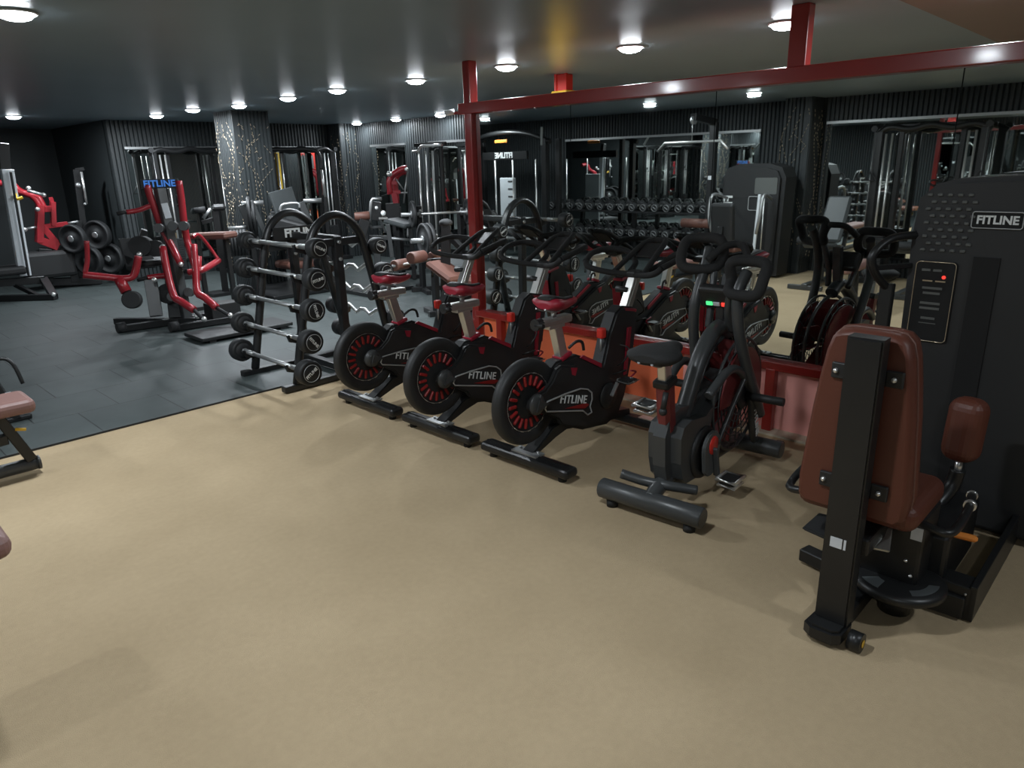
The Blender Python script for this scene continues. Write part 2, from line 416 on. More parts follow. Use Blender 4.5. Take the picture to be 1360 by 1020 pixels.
for i in range(4): P(t, 'mirror_pane', 'mirror', B((XM+.012, (seams[i]+seams[i+1])/2, 1.132), (.01, seams[i]-seams[i+1]-.005, 1.43)))
P(t, 'backing_board', 'wall', B((XM+.03, (Y1+Y0)/2, 1.12), (.02, Y1-Y0-.06, 1.45)))
yb = AX(905, 520, XM).y  # light shift along one panel, orange to pink, put into two flat colours
P(t, 'lower_panel', 'orange_panel', B((XM+.018, (Y1-.05+yb)/2, .18), (.015, Y1-.05-yb, .36)), label='orange-red lit part of the lower panel')
P(t, 'lower_panel', 'pink_panel', B((XM+.018, (yb+Y0)/2, .18), (.015, yb-Y0, .36)), label='salmon pink part of the lower panel')
S('trim_1', 'strip', B((XM-.035, (Y1+Y0)/2, .006), (.1, Y1-Y0, .012)))
# pillar behind the partition
c = AZ(741, 98, CEIL)
t = T('pillar', 'orange-red pillar with yellow foot seen above the top beam', 'pillar', (c.x+.06, c.y, 0), world=True)
P(t, 'shaft', 'bright_red', B((c.x+.07, c.y, CEIL/2), (.1, .13, CEIL), bev=.01), B((c.x+.02, c.y-.07, CEIL/2), (.02, .02, CEIL)), B((c.x+.02, c.y+.04, CEIL/2), (.02, .02, CEIL)))
P(t, 'yellow_sleeve', 'yellow', B((c.x+.06, c.y-.01, 1.04), (.135, .165, 2.06), bev=.01))
# small sprinkler/camera at beam end
e = AX(610, 150, XM)
t = T('security_camera', 'small white bullet camera on the red beam end', 'camera', e, world=True)
P(t, 'body', 'wpaint', C(e+V((-.02, .03, .01)), e+V((-.07, .08, 0)), .02)); P(t, 'bracket', 'frame_red', Bar(e+V((0, -.1, 0)), e+V((-.02, .03, 0)), .03, .02))
# ---------------------------------------------------------------- SPIN BIKES
def spin_bike(label):
    t = T('spin_bike', label, 'exercise bike', (2.45, 2.31, 0), group='spin bikes facing the mirror')
    f = P(t, 'rear_foot', 'black', B((0, 0, .055), (.095, .61, .05), bev=.02, seg=3), B((0, 0, .083), (.012, .57, .004)))
    for s in (-1, 1): P(f, 'leveller', 'rubber', C((0, s*.24, 0), (0, s*.24, .035), .022))
    P(f, 'mount_plate', 'steel', B((.01, 0, .085), (.07, .17, .008)), *[C((.02, s*.06, .085), (.02, s*.06, .1), .008) for s in (-1, 1)])
    f = P(t, 'front_foot', 'black', B((.84, 0, .05), (.085, .56, .045), bev=.018, seg=3))
    P(f, 'chrome_cap', 'chrome', B((.84, -.2, .077), (.05, .15, .006)), C((.80, -.26, .08), (.80, -.26, .1), .01))
    for s in (-1, 1): P(f, 'wheel', 'rubber', C((.9, s*.24-.012, .035), (.9, s*.24+.012, .035), .032, n=18))
    P(t, 'base_beam', 'black', Pr([(-.02, .075), (.06, .075), (.19, .12), (.28, .14), (.50, .10), (.86, .06), (.86, .10), (.50, .16), (.26, .205), (.17, .185), (.05, .11)], -.04, .04, bev=.006))
    body = [(-.035, .385), (.0, .405), (.075, .415), (.13, .455), (.165, .505), (.20, .53), (.30, .53), (.36, .535), (.44, .50), (.585, .43), (.60, .47), (.645, .60), (.70, .70), (.76, .73), (.88, .705), (.90, .62), (.875, .45), (.80, .20), (.74, .10), (.64, .065), (.42, .095), (.27, .155), (.19, .20), (.165, .235), (.10, .275), (.04, .30), (-.03, .315), (-.05, .35)]
    P(t, 'frame', 'satin', Pr([q for q in body if q[0] > .15]+[(.2, .3)], -.042, .045, bev=.012))
    g = P(t, 'chain_guard', 'satin', Pr([(-.035, .385), (.0, .405), (.075, .415), (.13, .455), (.165, .505), (.2, .515), (.33, .49), (.46, .43), (.60, .36), (.68, .28), (.66, .17), (.56, .11), (.40, .12), (.25, .17), (.19, .20), (.165, .235), (.10, .275), (.04, .30), (-.03, .315), (-.05, .35)], -.075, -.04, bev=.01))
    hexa = [(.058, .323), (.076, .356), (.21, .362), (.34, .360), (.40, .342), (.436, .314), (.440, .276), (.422, .240), (.438, .202), (.402, .196), (.36, .232), (.069, .306)]
    P(g, 'logo_outline', 'silver', Tb([(x, -.079, z) for x, z in hexa], .0045, 6, smooth=False, closed=True))
    P(g, 'logo_stripe', 'fin_red', Pr([(.215, .283), (.39, .268), (.415, .252), (.38, .240)], -.0795, -.077))
    TX(g, 'lettering', 'FITLINE', .062, 'white', (.285, -.0785, .313), (PI/2, .26, 0), bold=.012, spacing=1.1, label='white FITLINE lettering')
    P(g, 'hub_cover', 'grey', La([(.055, -.07), (.052, -.085), (.02, -.092), (.004, -.093)], (0, 0, .36), 'y', n=24), Pr([(-.02, .33), (.075, .352), (.0, .385)], -.098, -.09))
    P(g, 'red_badge', 'crimson', Pr([(.265, .49), (.315, .48), (.30, .44), (.275, .45)], -.0785, -.07))
    P(t, 'red_stripe', 'crimson', Pr([(.375, .515), (.40, .525), (.56, .445), (.56, .42)], -.05, -.041))
    P(t, 'column_stripe', 'crimson', Pr([(.80, .60), (.835, .60), (.80, .33), (.775, .33)], -.05, -.041), Pr([(.888, .62), (.905, .62), (.87, .40), (.855, .40)], -.03, .04))
    # flywheel
    fw = P(t, 'flywheel', 'satin', La([(.03, -.018), (.08, -.012), (.15, -.012), (.165, -.026), (.205, -.030), (.218, -.022), (.222, 0), (.222, .01), (.218, .022), (.205, .03), (.165, .026), (.15, .012), (.03, .018)], (0, 0, .36), 'y', n=64))
    for k in range(18):
        a = k*2*PI/18; ca, sa = math.cos(a), math.sin(a)
        P(fw, 'cooling_fin', 'fin_red', Bar((ca*.085, -.018, .36+sa*.085), (ca*.138, -.018, .36+sa*.138), .016, .014, up=(0, 1, 0)))
    P(fw, 'tip_ring', 'alu', To((0, -.0195, .36), .150, .0012, n=48, m=5), *[Bar((math.cos(a)*.150-math.sin(a)*.010, -.022, .36+math.sin(a)*.150+math.cos(a)*.010), (math.cos(a)*.150+math.sin(a)*.010, -.022, .36+math.sin(a)*.150-math.cos(a)*.010), .004, .003, up=(0, 1, 0), bev=0) for a in [(k+.5)*2*PI/18 for k in range(18)]])
    # seat
    P(t, 'seat_post', 'alu', Bar((.29, 0, .50), (.225, 0, .72), .045, .06, up=(1, 0, 0)), Bar((.262, -.024, .53), (.215, -.024, .70), .004, .03, up=(1, 0, 0)))
    P(t, 'post_collar', 'crimson', B((.285, 0, .54), (.085, .075, .025), rot=(0, -.28, 0), bev=.008))
    sl = P(t, 'seat_slider', 'alu', B((.225, 0, .735), (.22, .055, .04), bev=.006), B((.21, -.028, .735), (.24, .006, .014)), B((.22, 0, .708), (.12, .05, .02), bev=.004))
    P(sl, 'slider_knob', 'plastic', C((.09, 0, .735), (.12, 0, .735), .022, .03), C((.075, 0, .735), (.095, 0, .735), .03, n=10), C((.085, 0, .735), (.085, -.05, .735), .012))
    secs = []
    for x, w_, z, h in [(.115, .05, .835, .022), (.13, .085, .85, .04), (.16, .092, .848, .05), (.22, .07, .838, .048), (.28, .042, .826, .04), (.34, .028, .828, .032), (.385, .022, .832, .026), (.40, .01, .83, .012)]:
        secs.append([(x*.9+.035, math.cos(a)*w_, z-.01+math.sin(a)*h*(.5 if math.sin(a) > 0 else .9)) for a in [k*2*PI/14 for k in range(14)]])
    sd = P(t, 'saddle', 'crimson', Loft(secs), label='crimson and black saddle')
    secs = []
    for x, w_, z, h in [(.12, .045, .868, .008), (.17, .055, .872, .01), (.23, .038, .858, .01), (.30, .018, .846, .008), (.36, .012, .847, .007)]:
        secs.append([(x*.9+.035, math.cos(a)*w_, z-.01+math.sin(a)*h) for a in [k*2*PI/10 for k in range(10)]])
    P(sd, 'top_pad', 'satin', Loft(secs))
    P(sd, 'saddle_clamp', 'steel', C((.22, 0, .75), (.22, 0, .81), .014), Tb([(.12, .03, .81), (.2, .03, .785), (.32, .015, .80)], .004, 6), Tb([(.12, -.03, .81), (.2, -.03, .785), (.32, -.015, .80)], .004, 6))
    P(t, 'adjust_lever', 'plastic', Tb([(.30, -.03, .58), (.34, -.05, .61), (.38, -.055, .60), (.395, -.055, .555)], .008, 8))
    # steering column
    P(t, 'stem', 'alu', Bar((.79, 0, .60), (.925, 0, .87), .05, .06, up=(1, 0, 0)), Bar((.80, -.026, .64), (.92, -.026, .86), .006, .018, up=(1, 0, 0)))
    P(t, 'stem_collar', 'crimson', B((.835, 0, .695), (.12, .085, .02), rot=(0, .2, 0), bev=.006))
    hb = P(t, 'handlebar', 'foam',
      Tb([(.80, .255, .95), (.79, .22, .92), (.84, .12, .895), (.90, 0, .885), (.84, -.12, .895), (.79, -.22, .92), (.80, -.255, .95)], .017, 10),
      *[Tb([(.80, s*.255, .95), (.90, s*.285, .985), (1.02, s*.26, 1.0), (1.08, s*.16, .985), (1.06, s*.09, .93), (.95, s*.05, .89)], .017, 10) for s in (-1, 1)],
      *[Tb([(.86, s*.10, .895), (.98, s*.085, .965), (1.10, s*.07, 1.03), (1.17, s*.04, 1.05), (1.18, 0, 1.05)], .016, 10) for s in (-1, 1)])
    P(hb, 'bar_clamp', 'plastic', B((.93, 0, .885), (.1, .1, .035), bev=.01)); P(hb, 'grip_knob', 'plastic', C((.86, -.0, .80), (.86, .075, .80), .014, .02))
    P(hb, 'phone_shelf', 'plastic', B((1.07, 0, 1.0), (.12, .12, .012), rot=(0, -.6, 0), bev=.004))
    k = P(t, 'brake_lever', 'steel', C((.615, 0, .46), (.605, -.01, .60), .007)); P(k, 'brake_knob', 'bright_red', B((.606, -.01, .60), (.042, .042, .058), bev=.010, seg=3))
    # crank and pedals
    cr = P(t, 'crank_disc', 'satin', La([(.075, -.078), (.072, -.086), (.03, -.09), (.005, -.09)], (.585, 0, .26), 'y', n=28))
    P(t, 'crank_arm', 'steel', Bar((.585, -.10, .26), (.655, -.10, .345), .022, .016)); P(t, 'crank_arm', 'steel', Bar((.585, .09, .26), (.515, .09, .175), .022, .016))
    for s, x, z in ((-1, .655, .345), (1, .515, .175)):
        pd = P(t, 'pedal', 'plastic', B((x, s*.155, z), (.085, .075, .022), bev=.006)); P(pd, 'pedal_cage', 'steel', *[Tb([(x-.045, s*(.155-.04), z), (x+.045, s*(.155-.04), z), (x+.05, s*(.155+.04), z), (x-.05, s*(.155+.04), z)], .004, 6, smooth=False, closed=True)], C((x, s*.10, z), (x, s*.2, z), .006))
        P(pd, 'toe_clip', 'crimson' if s < 0 else 'plastic', Tb([(x+.04, s*.14, z), (x+.085, s*.15, z+.03), (x+.03, s*.155, z+.05)], .005, 6))
    P(t, 'bottle_cage', 'plastic', Tb([(.70, -.052, .40), (.70, -.10, .44), (.74, -.10, .50), (.72, -.052, .52)], .005, 6), Tb([(.66, -.052, .36), (.67, -.10, .38), (.72, -.1, .38), (.72, -.052, .36)], .005, 6))
    return t
b0 = spin_bike('black spin bike nearest the grey air bike, fully visible FITLINE side')
dup(b0, (2.45, 3.0, 0), 0, 'middle one of the three black spin bikes in the row')
dup(b0, (2.45, 3.69, 0), 0, 'black spin bike next to the barbell rack, farthest of three')
# ---------------------------------------------------------------- AIR BIKE
def air_bike():
    t = T('air_bike', 'charcoal air bike with red fan cage and thick foam handles', 'exercise bike', (2.41, 1.54, 0), rz=.07)
    f = P(t, 'rear_foot', 'grey', C((0, -.25, .075), (0, .25, .075), .046, n=20, bev=.006)); 
    for s in (-1, 1): P(f, 'leveller', 'rubber', C((0, s*.19, 0), (0, s*.19, .035), .026))
    P(f, 'white_sticker', 'label', Pr([(.15, 0), (.2, 0), (.2, .034), (.15, .034)], 0, .001, 'x'))
    f.children[-1].location = (-.040, 0, .082); f.children[-1].rotation_euler = (0, .5, 0)
    f = P(t, 'front_foot', 'grey', C((.92, -.24, .07), (.92, .24, .07), .044, n=20, bev=.006))
    for s in (-1, 1): P(f, 'transport_wheel', 'rubber', C((.99, s*.2-.015, .05), (.99, s*.2+.015, .05), .04, n=18))
    P(t, 'lower_beam', 'grey', Tb([(0, 0, .09), (.08, 0, .12), (.2, 0, .14), (.5, 0, .10), (.92, 0, .08)], .035, 10))
    P(t, 'carry_handle', 'grey', Tb([(.02, .16, .16), (.06, .06, .135), (.09, -.04, .13), (.16, -.14, .11)], .022, 10))
    hs = P(t, 'housing', 'grey', Pr([(.10, .12), (.07, .22), (.06, .36), (.10, .44), (.20, .46), (.34, .44), (.48, .50), (.60, .54), (.56, .46), (.46, .38), (.44, .25), (.40, .12), (.28, .06), (.16, .07)], -.08, .08, bev=.05))
    P(hs, 'pulley_cover', 'plastic', La([(.125, -.074), (.12, -.09), (.09, -.094), (.085, -.085), (.01, -.085)], (.33, 0, .22), 'y', n=32))
    cv = P(t, 'crank_cover', 'midgrey', Pr([(.36+.085*math.cos(a), .235+.085*math.sin(a)-(.05 if math.sin(a) < -.5 else 0)) for a in [k*2*PI/20 for k in range(20)]], -.115, -.098, bev=.005))
    P(cv, 'red_centre', 'bright_red', La([(.045, -.114), (.043, -.119), (.005, -.119)], (.365, 0, .25), 'y', n=22), label='round red centre')
    P(t, 'crank_arm', 'grey', Bar((.36, -.125, .24), (.40, -.125, .09), .03, .018)); P(t, 'crank_arm', 'steel', Bar((.33, .11, .22), (.29, .11, .39), .03, .018))
    for s, x, z in ((-1, .40, .085), (1, .29, .40)):
        pd = P(t, 'pedal', 'plastic', B((x, s*.19, z), (.09, .07, .028), bev=.006))
        P(pd, 'pedal_cage', 'chrome', Tb([(x-.05, s*.145, z+.01), (x+.05, s*.145, z+.01), (x+.055, s*.235, z+.01), (x-.055, s*.235, z+.01)], .009, 6, smooth=False, closed=True), Tb([(x-.04, s*.15, z-.02), (x+.04, s*.15, z-.02), (x+.045, s*.23, z-.02), (x-.045, s*.23, z-.02)], .008, 6, smooth=False, closed=True), C((x, s*.12, z), (x, s*.235, z), .007))
    P(t, 'seat_tube', 'deep_red', Bar((.13, 0, .36), (.095, 0, .60), .065, .075, up=(1, 0, 0), bev=.015), label='dark red and charcoal seat tube')
    P(t, 'seat_post', 'alu', Bar((.10, 0, .56), (.075, 0, .71), .04, .055, up=(1, 0, 0)))
    P(t, 'seat_clamp', 'plastic', B((.095, 0, .60), (.09, .075, .035), rot=(0, -.2, 0), bev=.008), C((.05, -.03, .57), (.03, -.03, .50), .012), Sp((.03, -.03, .49), .018))
    secs = []
    for x, w_, h in [(-.135, .05, .02), (-.12, .09, .04), (-.08, .115, .055), (-.02, .11, .06), (.03, .075, .055), (.08, .05, .045), (.12, .038, .04), (.145, .02, .02)]:
        secs.append([(x+.05, math.cos(a)*w_, .74+math.sin(a)*h*(.62 if math.sin(a) > 0 else .75)) for a in [k*2*PI/18 for k in range(18)]])
    sd = P(t, 'saddle', 'foam', Loft(secs), label='wide black saddle'); P(sd, 'saddle_rail', 'steel', Tb([(-.08, .03, .72), (.0, .03, .695), (.08, .02, .715)], .006, 6), Tb([(-.08, -.03, .72), (.0, -.03, .695), (.08, -.02, .715)], .006, 6))
    # fan
    FC = (.70, 0, .40)
    fan = P(t, 'fan_cage', 'grey', *[To((FC[0], s*.075, FC[2]), .275, .008) for s in (-1, 1)], To((FC[0], 0, FC[2]), .285, .010))
    P(fan, 'cage_wires', 'grey', *[To((FC[0], s*.085, FC[2]), r, .003, n=32, m=5) for s in (-1, 1) for r in (.1, .135, .17, .205, .24)], *[C((FC[0]+math.cos(a)*.07, s*.085, FC[2]+math.sin(a)*.07), (FC[0]+math.cos(a)*.275, s*.078, FC[2]+math.sin(a)*.275), .003, n=5) for s in (-1, 1) for a in [k*2*PI/20 for k in range(20)]])
    P(fan, 'fan_blades', 'deep_red', *[Bar((FC[0]+math.cos(a)*.05, 0, FC[2]+math.sin(a)*.05), (FC[0]+math.cos(a)*.265, 0, FC[2]+math.sin(a)*.265), .09, .006, up=(math.cos(a+PI/2)*.9, .3, math.sin(a+PI/2)*.9)) for a in [k*2*PI/12 for k in range(12)]], label='dark red fan blades')
    Ps(fan, 'fan_cover', 'deep_red', [Pr([(FC[0]+.235*math.cos(a), FC[2]+.235*math.sin(a)) for a in [PI*(-.10+k*.08) for k in range(15)]]+[(FC[0]-.06, FC[2]-.02), (FC[0]+.04, FC[2]-.04)], s*.094-.004, s*.094+.004) for s in (-1, 1)], label='dark red side cover')
    P(fan, 'fan_hub', 'plastic', La([(.075, -.10), (.06, -.115), (.01, -.118), (.01, .118), (.06, .115), (.075, .10)], FC, 'y', n=28))
    P(t, 'main_beam', 'grey', Tb([(.25, 0, .36), (.33, 0, .50), (.42, 0, .64), (.53, 0, .72), (.62, 0, .74), (.70, 0, .70)], .038, 12), Bar((.62, 0, .72), (.68, 0, .98), .05, .04, up=(1, 0, 0)))
    P(t, 'fork', 'grey', *[Tb([(.30, s*.105, .50), (.46, s*.12, .58), (.60, s*.125, .54), (.74, s*.125, .40), (.80, s*.12, .22), (.90, s*.1, .10)], .020, 10) for s in (-1, 1)])
    TX(t, 'fork_lettering', 'FITLINE', .05, 'white', (.80, -.142, .24), (PI/2, 1.25, 0), label='white lettering running down the fork')
    P(t, 'console_post', 'plastic', Bar((.62, 0, .74), (.61, 0, .88), .04, .03, up=(1, 0, 0)))
    cs = P(t, 'console', 'plastic', B((.60, 0, .885), (.05, .20, .12), rot=(0, -.45, 0), bev=.02, seg=3))
    P(cs, 'screen', 'dark', B((.574, 0, .905), (.004, .12, .05), rot=(0, -.45, 0)))
    for k, (mm, y) in enumerate((('led_g', .045), ('label', .01), ('led_r', -.03))): P(cs, 'console_button', mm, B((.584, y, .853), (.008, .032, .02), rot=(0, -.45, 0), bev=.003))
    for s in (-1, 1):
        dx, dz = (-.10, -.025) if s < 0 else (.09, .045)
        w_ = lambda x, y, z, k=1: (x+dx*k, s*(y-.035*k), z+dz*k)
        ar = P(t, 'lever_arm', 'grey', Tb([(.84, s*.14, .27), (.74, s*.145, .40), w_(.62, .15, .62, .3), w_(.565, .155, .80, .6), w_(.60, .16, .95), w_(.66, .17, 1.04)], .026, 10))
        P(ar, 'hand_grip', 'foam', Tb([w_(.64, .105, 1.08), w_(.66, .19, 1.09), w_(.63, .265, 1.08), w_(.58, .275, 1.03), w_(.56, .26, .965), w_(.57, .20, .95), w_(.60, .12, .955), w_(.66, .10, 1.0)], .025, 12, closed=True), label='thick black foam hand grip')
        P(ar, 'push_link', 'grey', Tb([(.66, s*.135, .54), (.55, s*.12, .40), (.42, s*.11, .24)], .012, 8))
        P(ar, 'fan_strut', 'grey', Tb([(.62, s*.06, .73), w_(.60, .08, .84, .5), w_(.62, .12, .98)], .018, 10))
        P(t, 'foot_peg', 'plastic', C((FC[0], s*.12, FC[2]), (FC[0], s*.30, FC[2]), .020, n=14))
    P(t, 'cross_grip', 'foam', Tb([(.66, .1, 1.04), (.72, .05, 1.10), (.76, 0, 1.11), (.72, -.05, 1.10), (.66, -.1, 1.04)], .018, 10))
    return t
air_bike()
# ---------------------------------------------------------------- BARBELL RACK
def barbell_rack():
    t = T('barbell_rack', 'black A-frame barbell rack with round arched ends', 'barbell rack', (2.8, 4.76, 0), world=True)
    for y, nm in ((4.45, 'near'), (5.07, 'far')):
        arch = [(2.37, y, .05), (2.47, y, .5), (2.57, y, .94), (2.63, y, 1.09), (2.72, y, 1.165), (2.8, y, 1.185), (2.88, y, 1.165), (2.97, y, 1.09), (3.03, y, .94), (3.13, y, .5), (3.23, y, .05)]
        e = P(t, 'end_frame', 'black', Tb(arch, .036, n=8, k=4, flat=.8), Bar((2.5, y, .3), (3.1, y, .3), .04, .04) if 0 else Bar((2.62, y, 1.0), (2.98, y, 1.0), .035, .05))
        P(e, 'floor_bar', 'black', B((2.8, y, .03), (1.08, .06, .045), bev=.008))
        P(e, 'centre_post', 'black', B((2.8, y, .53), (.06, .055, 1.02), bev=.008))
        Ps(e, 'bolt', 'steel', [C((2.8, y-.025, z), (2.8, y-.04, z), .013, n=8) for z in (1.0, .88)])
        for i, z in enumerate((1.0, .8, .6, .395, .19)):
            for s in (-1, 1):
                if s > 0: z = (.945, .755, .585, .39, .19)[i]
                lx = 2.8+s*(.43-.2*z)
                P(e, 'bar_hook', 'black', Pr([(lx, z-.07), (lx+s*.10, z-.04), (lx+s*.115, z+.01), (lx+s*.10, z+.012), (lx+s*.075, z-.016), (lx+s*.05, z-.01), (lx, z+.03)], y-.012, y+.012))
    P(t, 'tie_beam', 'black', B((2.8, 4.76, .06), (.06, .62, .05), bev=.006)); P(t, 'tie_beam', 'black', B((2.8, 4.76, 1.02), (.05, .62, .05), bev=.006))
    sg = P(t, 'sign_plate', 'dark', B((2.80, 5.03, 1.035), (.34, .012, .10), bev=.003))
    TX(sg, 'sign_lettering', 'FITLINE', .085, 'white', (2.86, 5.022, 1.035), TXN, bold=.04)
barbell_rack()
tier = ['topmost', 'second from top', 'middle', 'second from bottom', 'lowest']
def barbell(curl, i, x, z, y0, y1, r, label, group):
    t = T('curl_barbell' if curl else 'fixed_barbell', label, 'barbell', (x, (y0+y1)/2, z), group=group)
    h = (y1-y0)/2
    if curl:
        zz = [(-h+.05, 0), (-h*.62, 0), (-h*.45, .035), (-h*.2, -.02), (-h*.07, .012), (h*.07, .012), (h*.2, -.02), (h*.45, .035), (h*.62, 0), (h-.05, 0)]
        P(t, 'shaft', 'chrome', Tb([(0, a, b) for a, b in zz], .0145, 10, smooth=False))
    else:
        P(t, 'shaft', 'chrome', C((0, -h+.03, 0), (0, h-.03, 0), .0145))
        P(t, 'collar', 'steel', *[C((0, s*(h-.07), 0), (0, s*(h-.24), 0), .018) for s in (-1, 1)], C((0, -h+.2, 0), (0, h-.2, 0), .0155))
    for s in (-1, 1):
        hd = P(t, 'weight_head', 'iron', La([(.02, -.048), (r*.62, -.048), (r*.66, -.042), (r*.78, -.042), (r*.92, -.045), (r, -.03), (r, .03), (r*.92, .045), (.02, .048)], (0, s*(h-.03), 0), 'y', n=32))
        P(hd, 'inner_nut', 'steel', C((0, s*(h-.08), 0), (0, s*(h-.10), 0), .022, n=6))
        if s < 0:
            P(hd, 'white_ring', 'silver', To((0, -h-.019, 0), r*.68, .0018, n=32, m=5))
            TX(hd, 'lettering', 'FITLINE', r*.34, 'white', (0, -h-.0195, 0), (PI/2, (.45, -.2, 1.35, .9, -.6)[i], 0), bold=.03)
    return t
for i, z in enumerate((1.0, .8, .6, .395, .19)):
    x = 2.8-(.43-.2*z)-.082
    barbell(False, i, x, z, 4.17, 5.2, (.066, .075, .077, .080, .086)[i], 'straight chrome barbell on the left side of the rack, %s of five' % tier[i], 'straight barbells on the rack')
    z = (.945, .755, .585, .39, .19)[i]
    barbell(True, i, 2.8+(.43-.2*z)+.075, z, 4.38, 5.28, (.060, .066, .066, .07, .072)[i], 'wavy curl barbell on the mirror side of the rack, %s of five' % tier[i], 'curl barbells on the rack')
# ---------------------------------------------------------------- WEIGHT STACK LEG MACHINE (right foreground)
def rr(y0, z0, y1, z1, r, n=4):
    o = []
    for cy, cz, a0 in ((y1-r, z1-r, 0), (y0+r, z1-r, 90), (y0+r, z0+r, 180), (y1-r, z0+r, 270)):
        for k in range(n+1):
            a = math.radians(a0+90*k/n); o.append((cy+r*math.cos(a), cz+r*math.sin(a)))
    return o
def pad_loft(y0, y1, zs, x0, x1, r=.02):
    pass
def tower(t, X=3.15, y0=-.10, y1=.84, top=1.42, dep=.48, lower=True):
    tw = P(t, 'weight_tower', 'satin', Pr([(y0, .03), (y1-.02, .03), (y1, .3), (y1+.015, 1.20), (y1+.005, 1.33), (y1-.05, 1.385), (y1-.12, top-.015), ((y0+y1)/2, top), (y0+.1, top-.02), (y0, 1.3)], X, X+dep, 'x', bev=.02))
    P(tw, 'centre_slot', 'dark', B((X-.003, (y0+y1)/2+.215, .62), (.008, .085, 1.0)), B((X-.003, y0+.3, .62), (.008, .085, 1.0)) )
    em, em2 = [], []
    for r_ in range(9):
        for k in range(5):
            yy = y1-.035-k*.034-(.017 if r_ % 2 else 0); zz = 1.345-r_*.026
            em.append(B((X-.003, yy, zz), (.010, .018, .012), bev=.003, seg=1))
            em2.append(B((X-.003, y0+.02+k*.034+(.017 if r_ % 2 else 0), zz), (.008, .017, .010), bev=.003, seg=1))
    P(tw, 'embossed_pattern', 'shade', *em); P(tw, 'embossed_pattern', 'shade', *em2)
    lg = P(tw, 'logo_plate', 'dark', Pr(rr(y1-.35, 1.225, y1-.185, 1.288, .008), X-.006, X-.001, 'x'))
    P(lg, 'logo_border', 'silver', Tb([(X-.008, a, b) for a, b in rr(y1-.348, 1.227, y1-.187, 1.286, .008)], .0022, 5, smooth=False, closed=True))
    TX(lg, 'logo_lettering', 'FITLINE', .042, 'white', (X-.008, y1-.268, 1.256), TXW, bold=.03, sx=.95)
    pc = P(tw, 'instruction_placard', 'deep_red' if 0 else 'dark', Pr(rr(y1-.165, .775, y1-.02, 1.095, .015), X-.010, X-.001, 'x'))
    P(pc, 'placard_border', 'gold', Tb([(X-.011, a, b) for a, b in rr(y1-.162, .778, y1-.023, 1.092, .015)], .0016, 5, smooth=False, closed=True))
    P(pc, 'red_dot', 'led_r', C((X-.0105, y1-.125, 1.035), (X-.013, y1-.125, 1.035), .007)); P(pc, 'placard_text', 'shade', *[B((X-.0115, y1-.09+dy, z), (.002, w_, .009)) for dy, z, w_ in ((.03, 1.06, .03), (-.01, 1.06, .03), (0, .99, .07), (0, .97, .06), (0, .93, .07), (0, .91, .07), (0, .87, .05))], B((X-.0115, y1-.09, .85), (.002, .06, .003)))
    P(pc, 'yellow_marks', 'gold', B((X-.0115, y1-.07, 1.018), (.002, .035, .005)), B((X-.0115, y1-.115, 1.018), (.002, .035, .005)))
    return tw
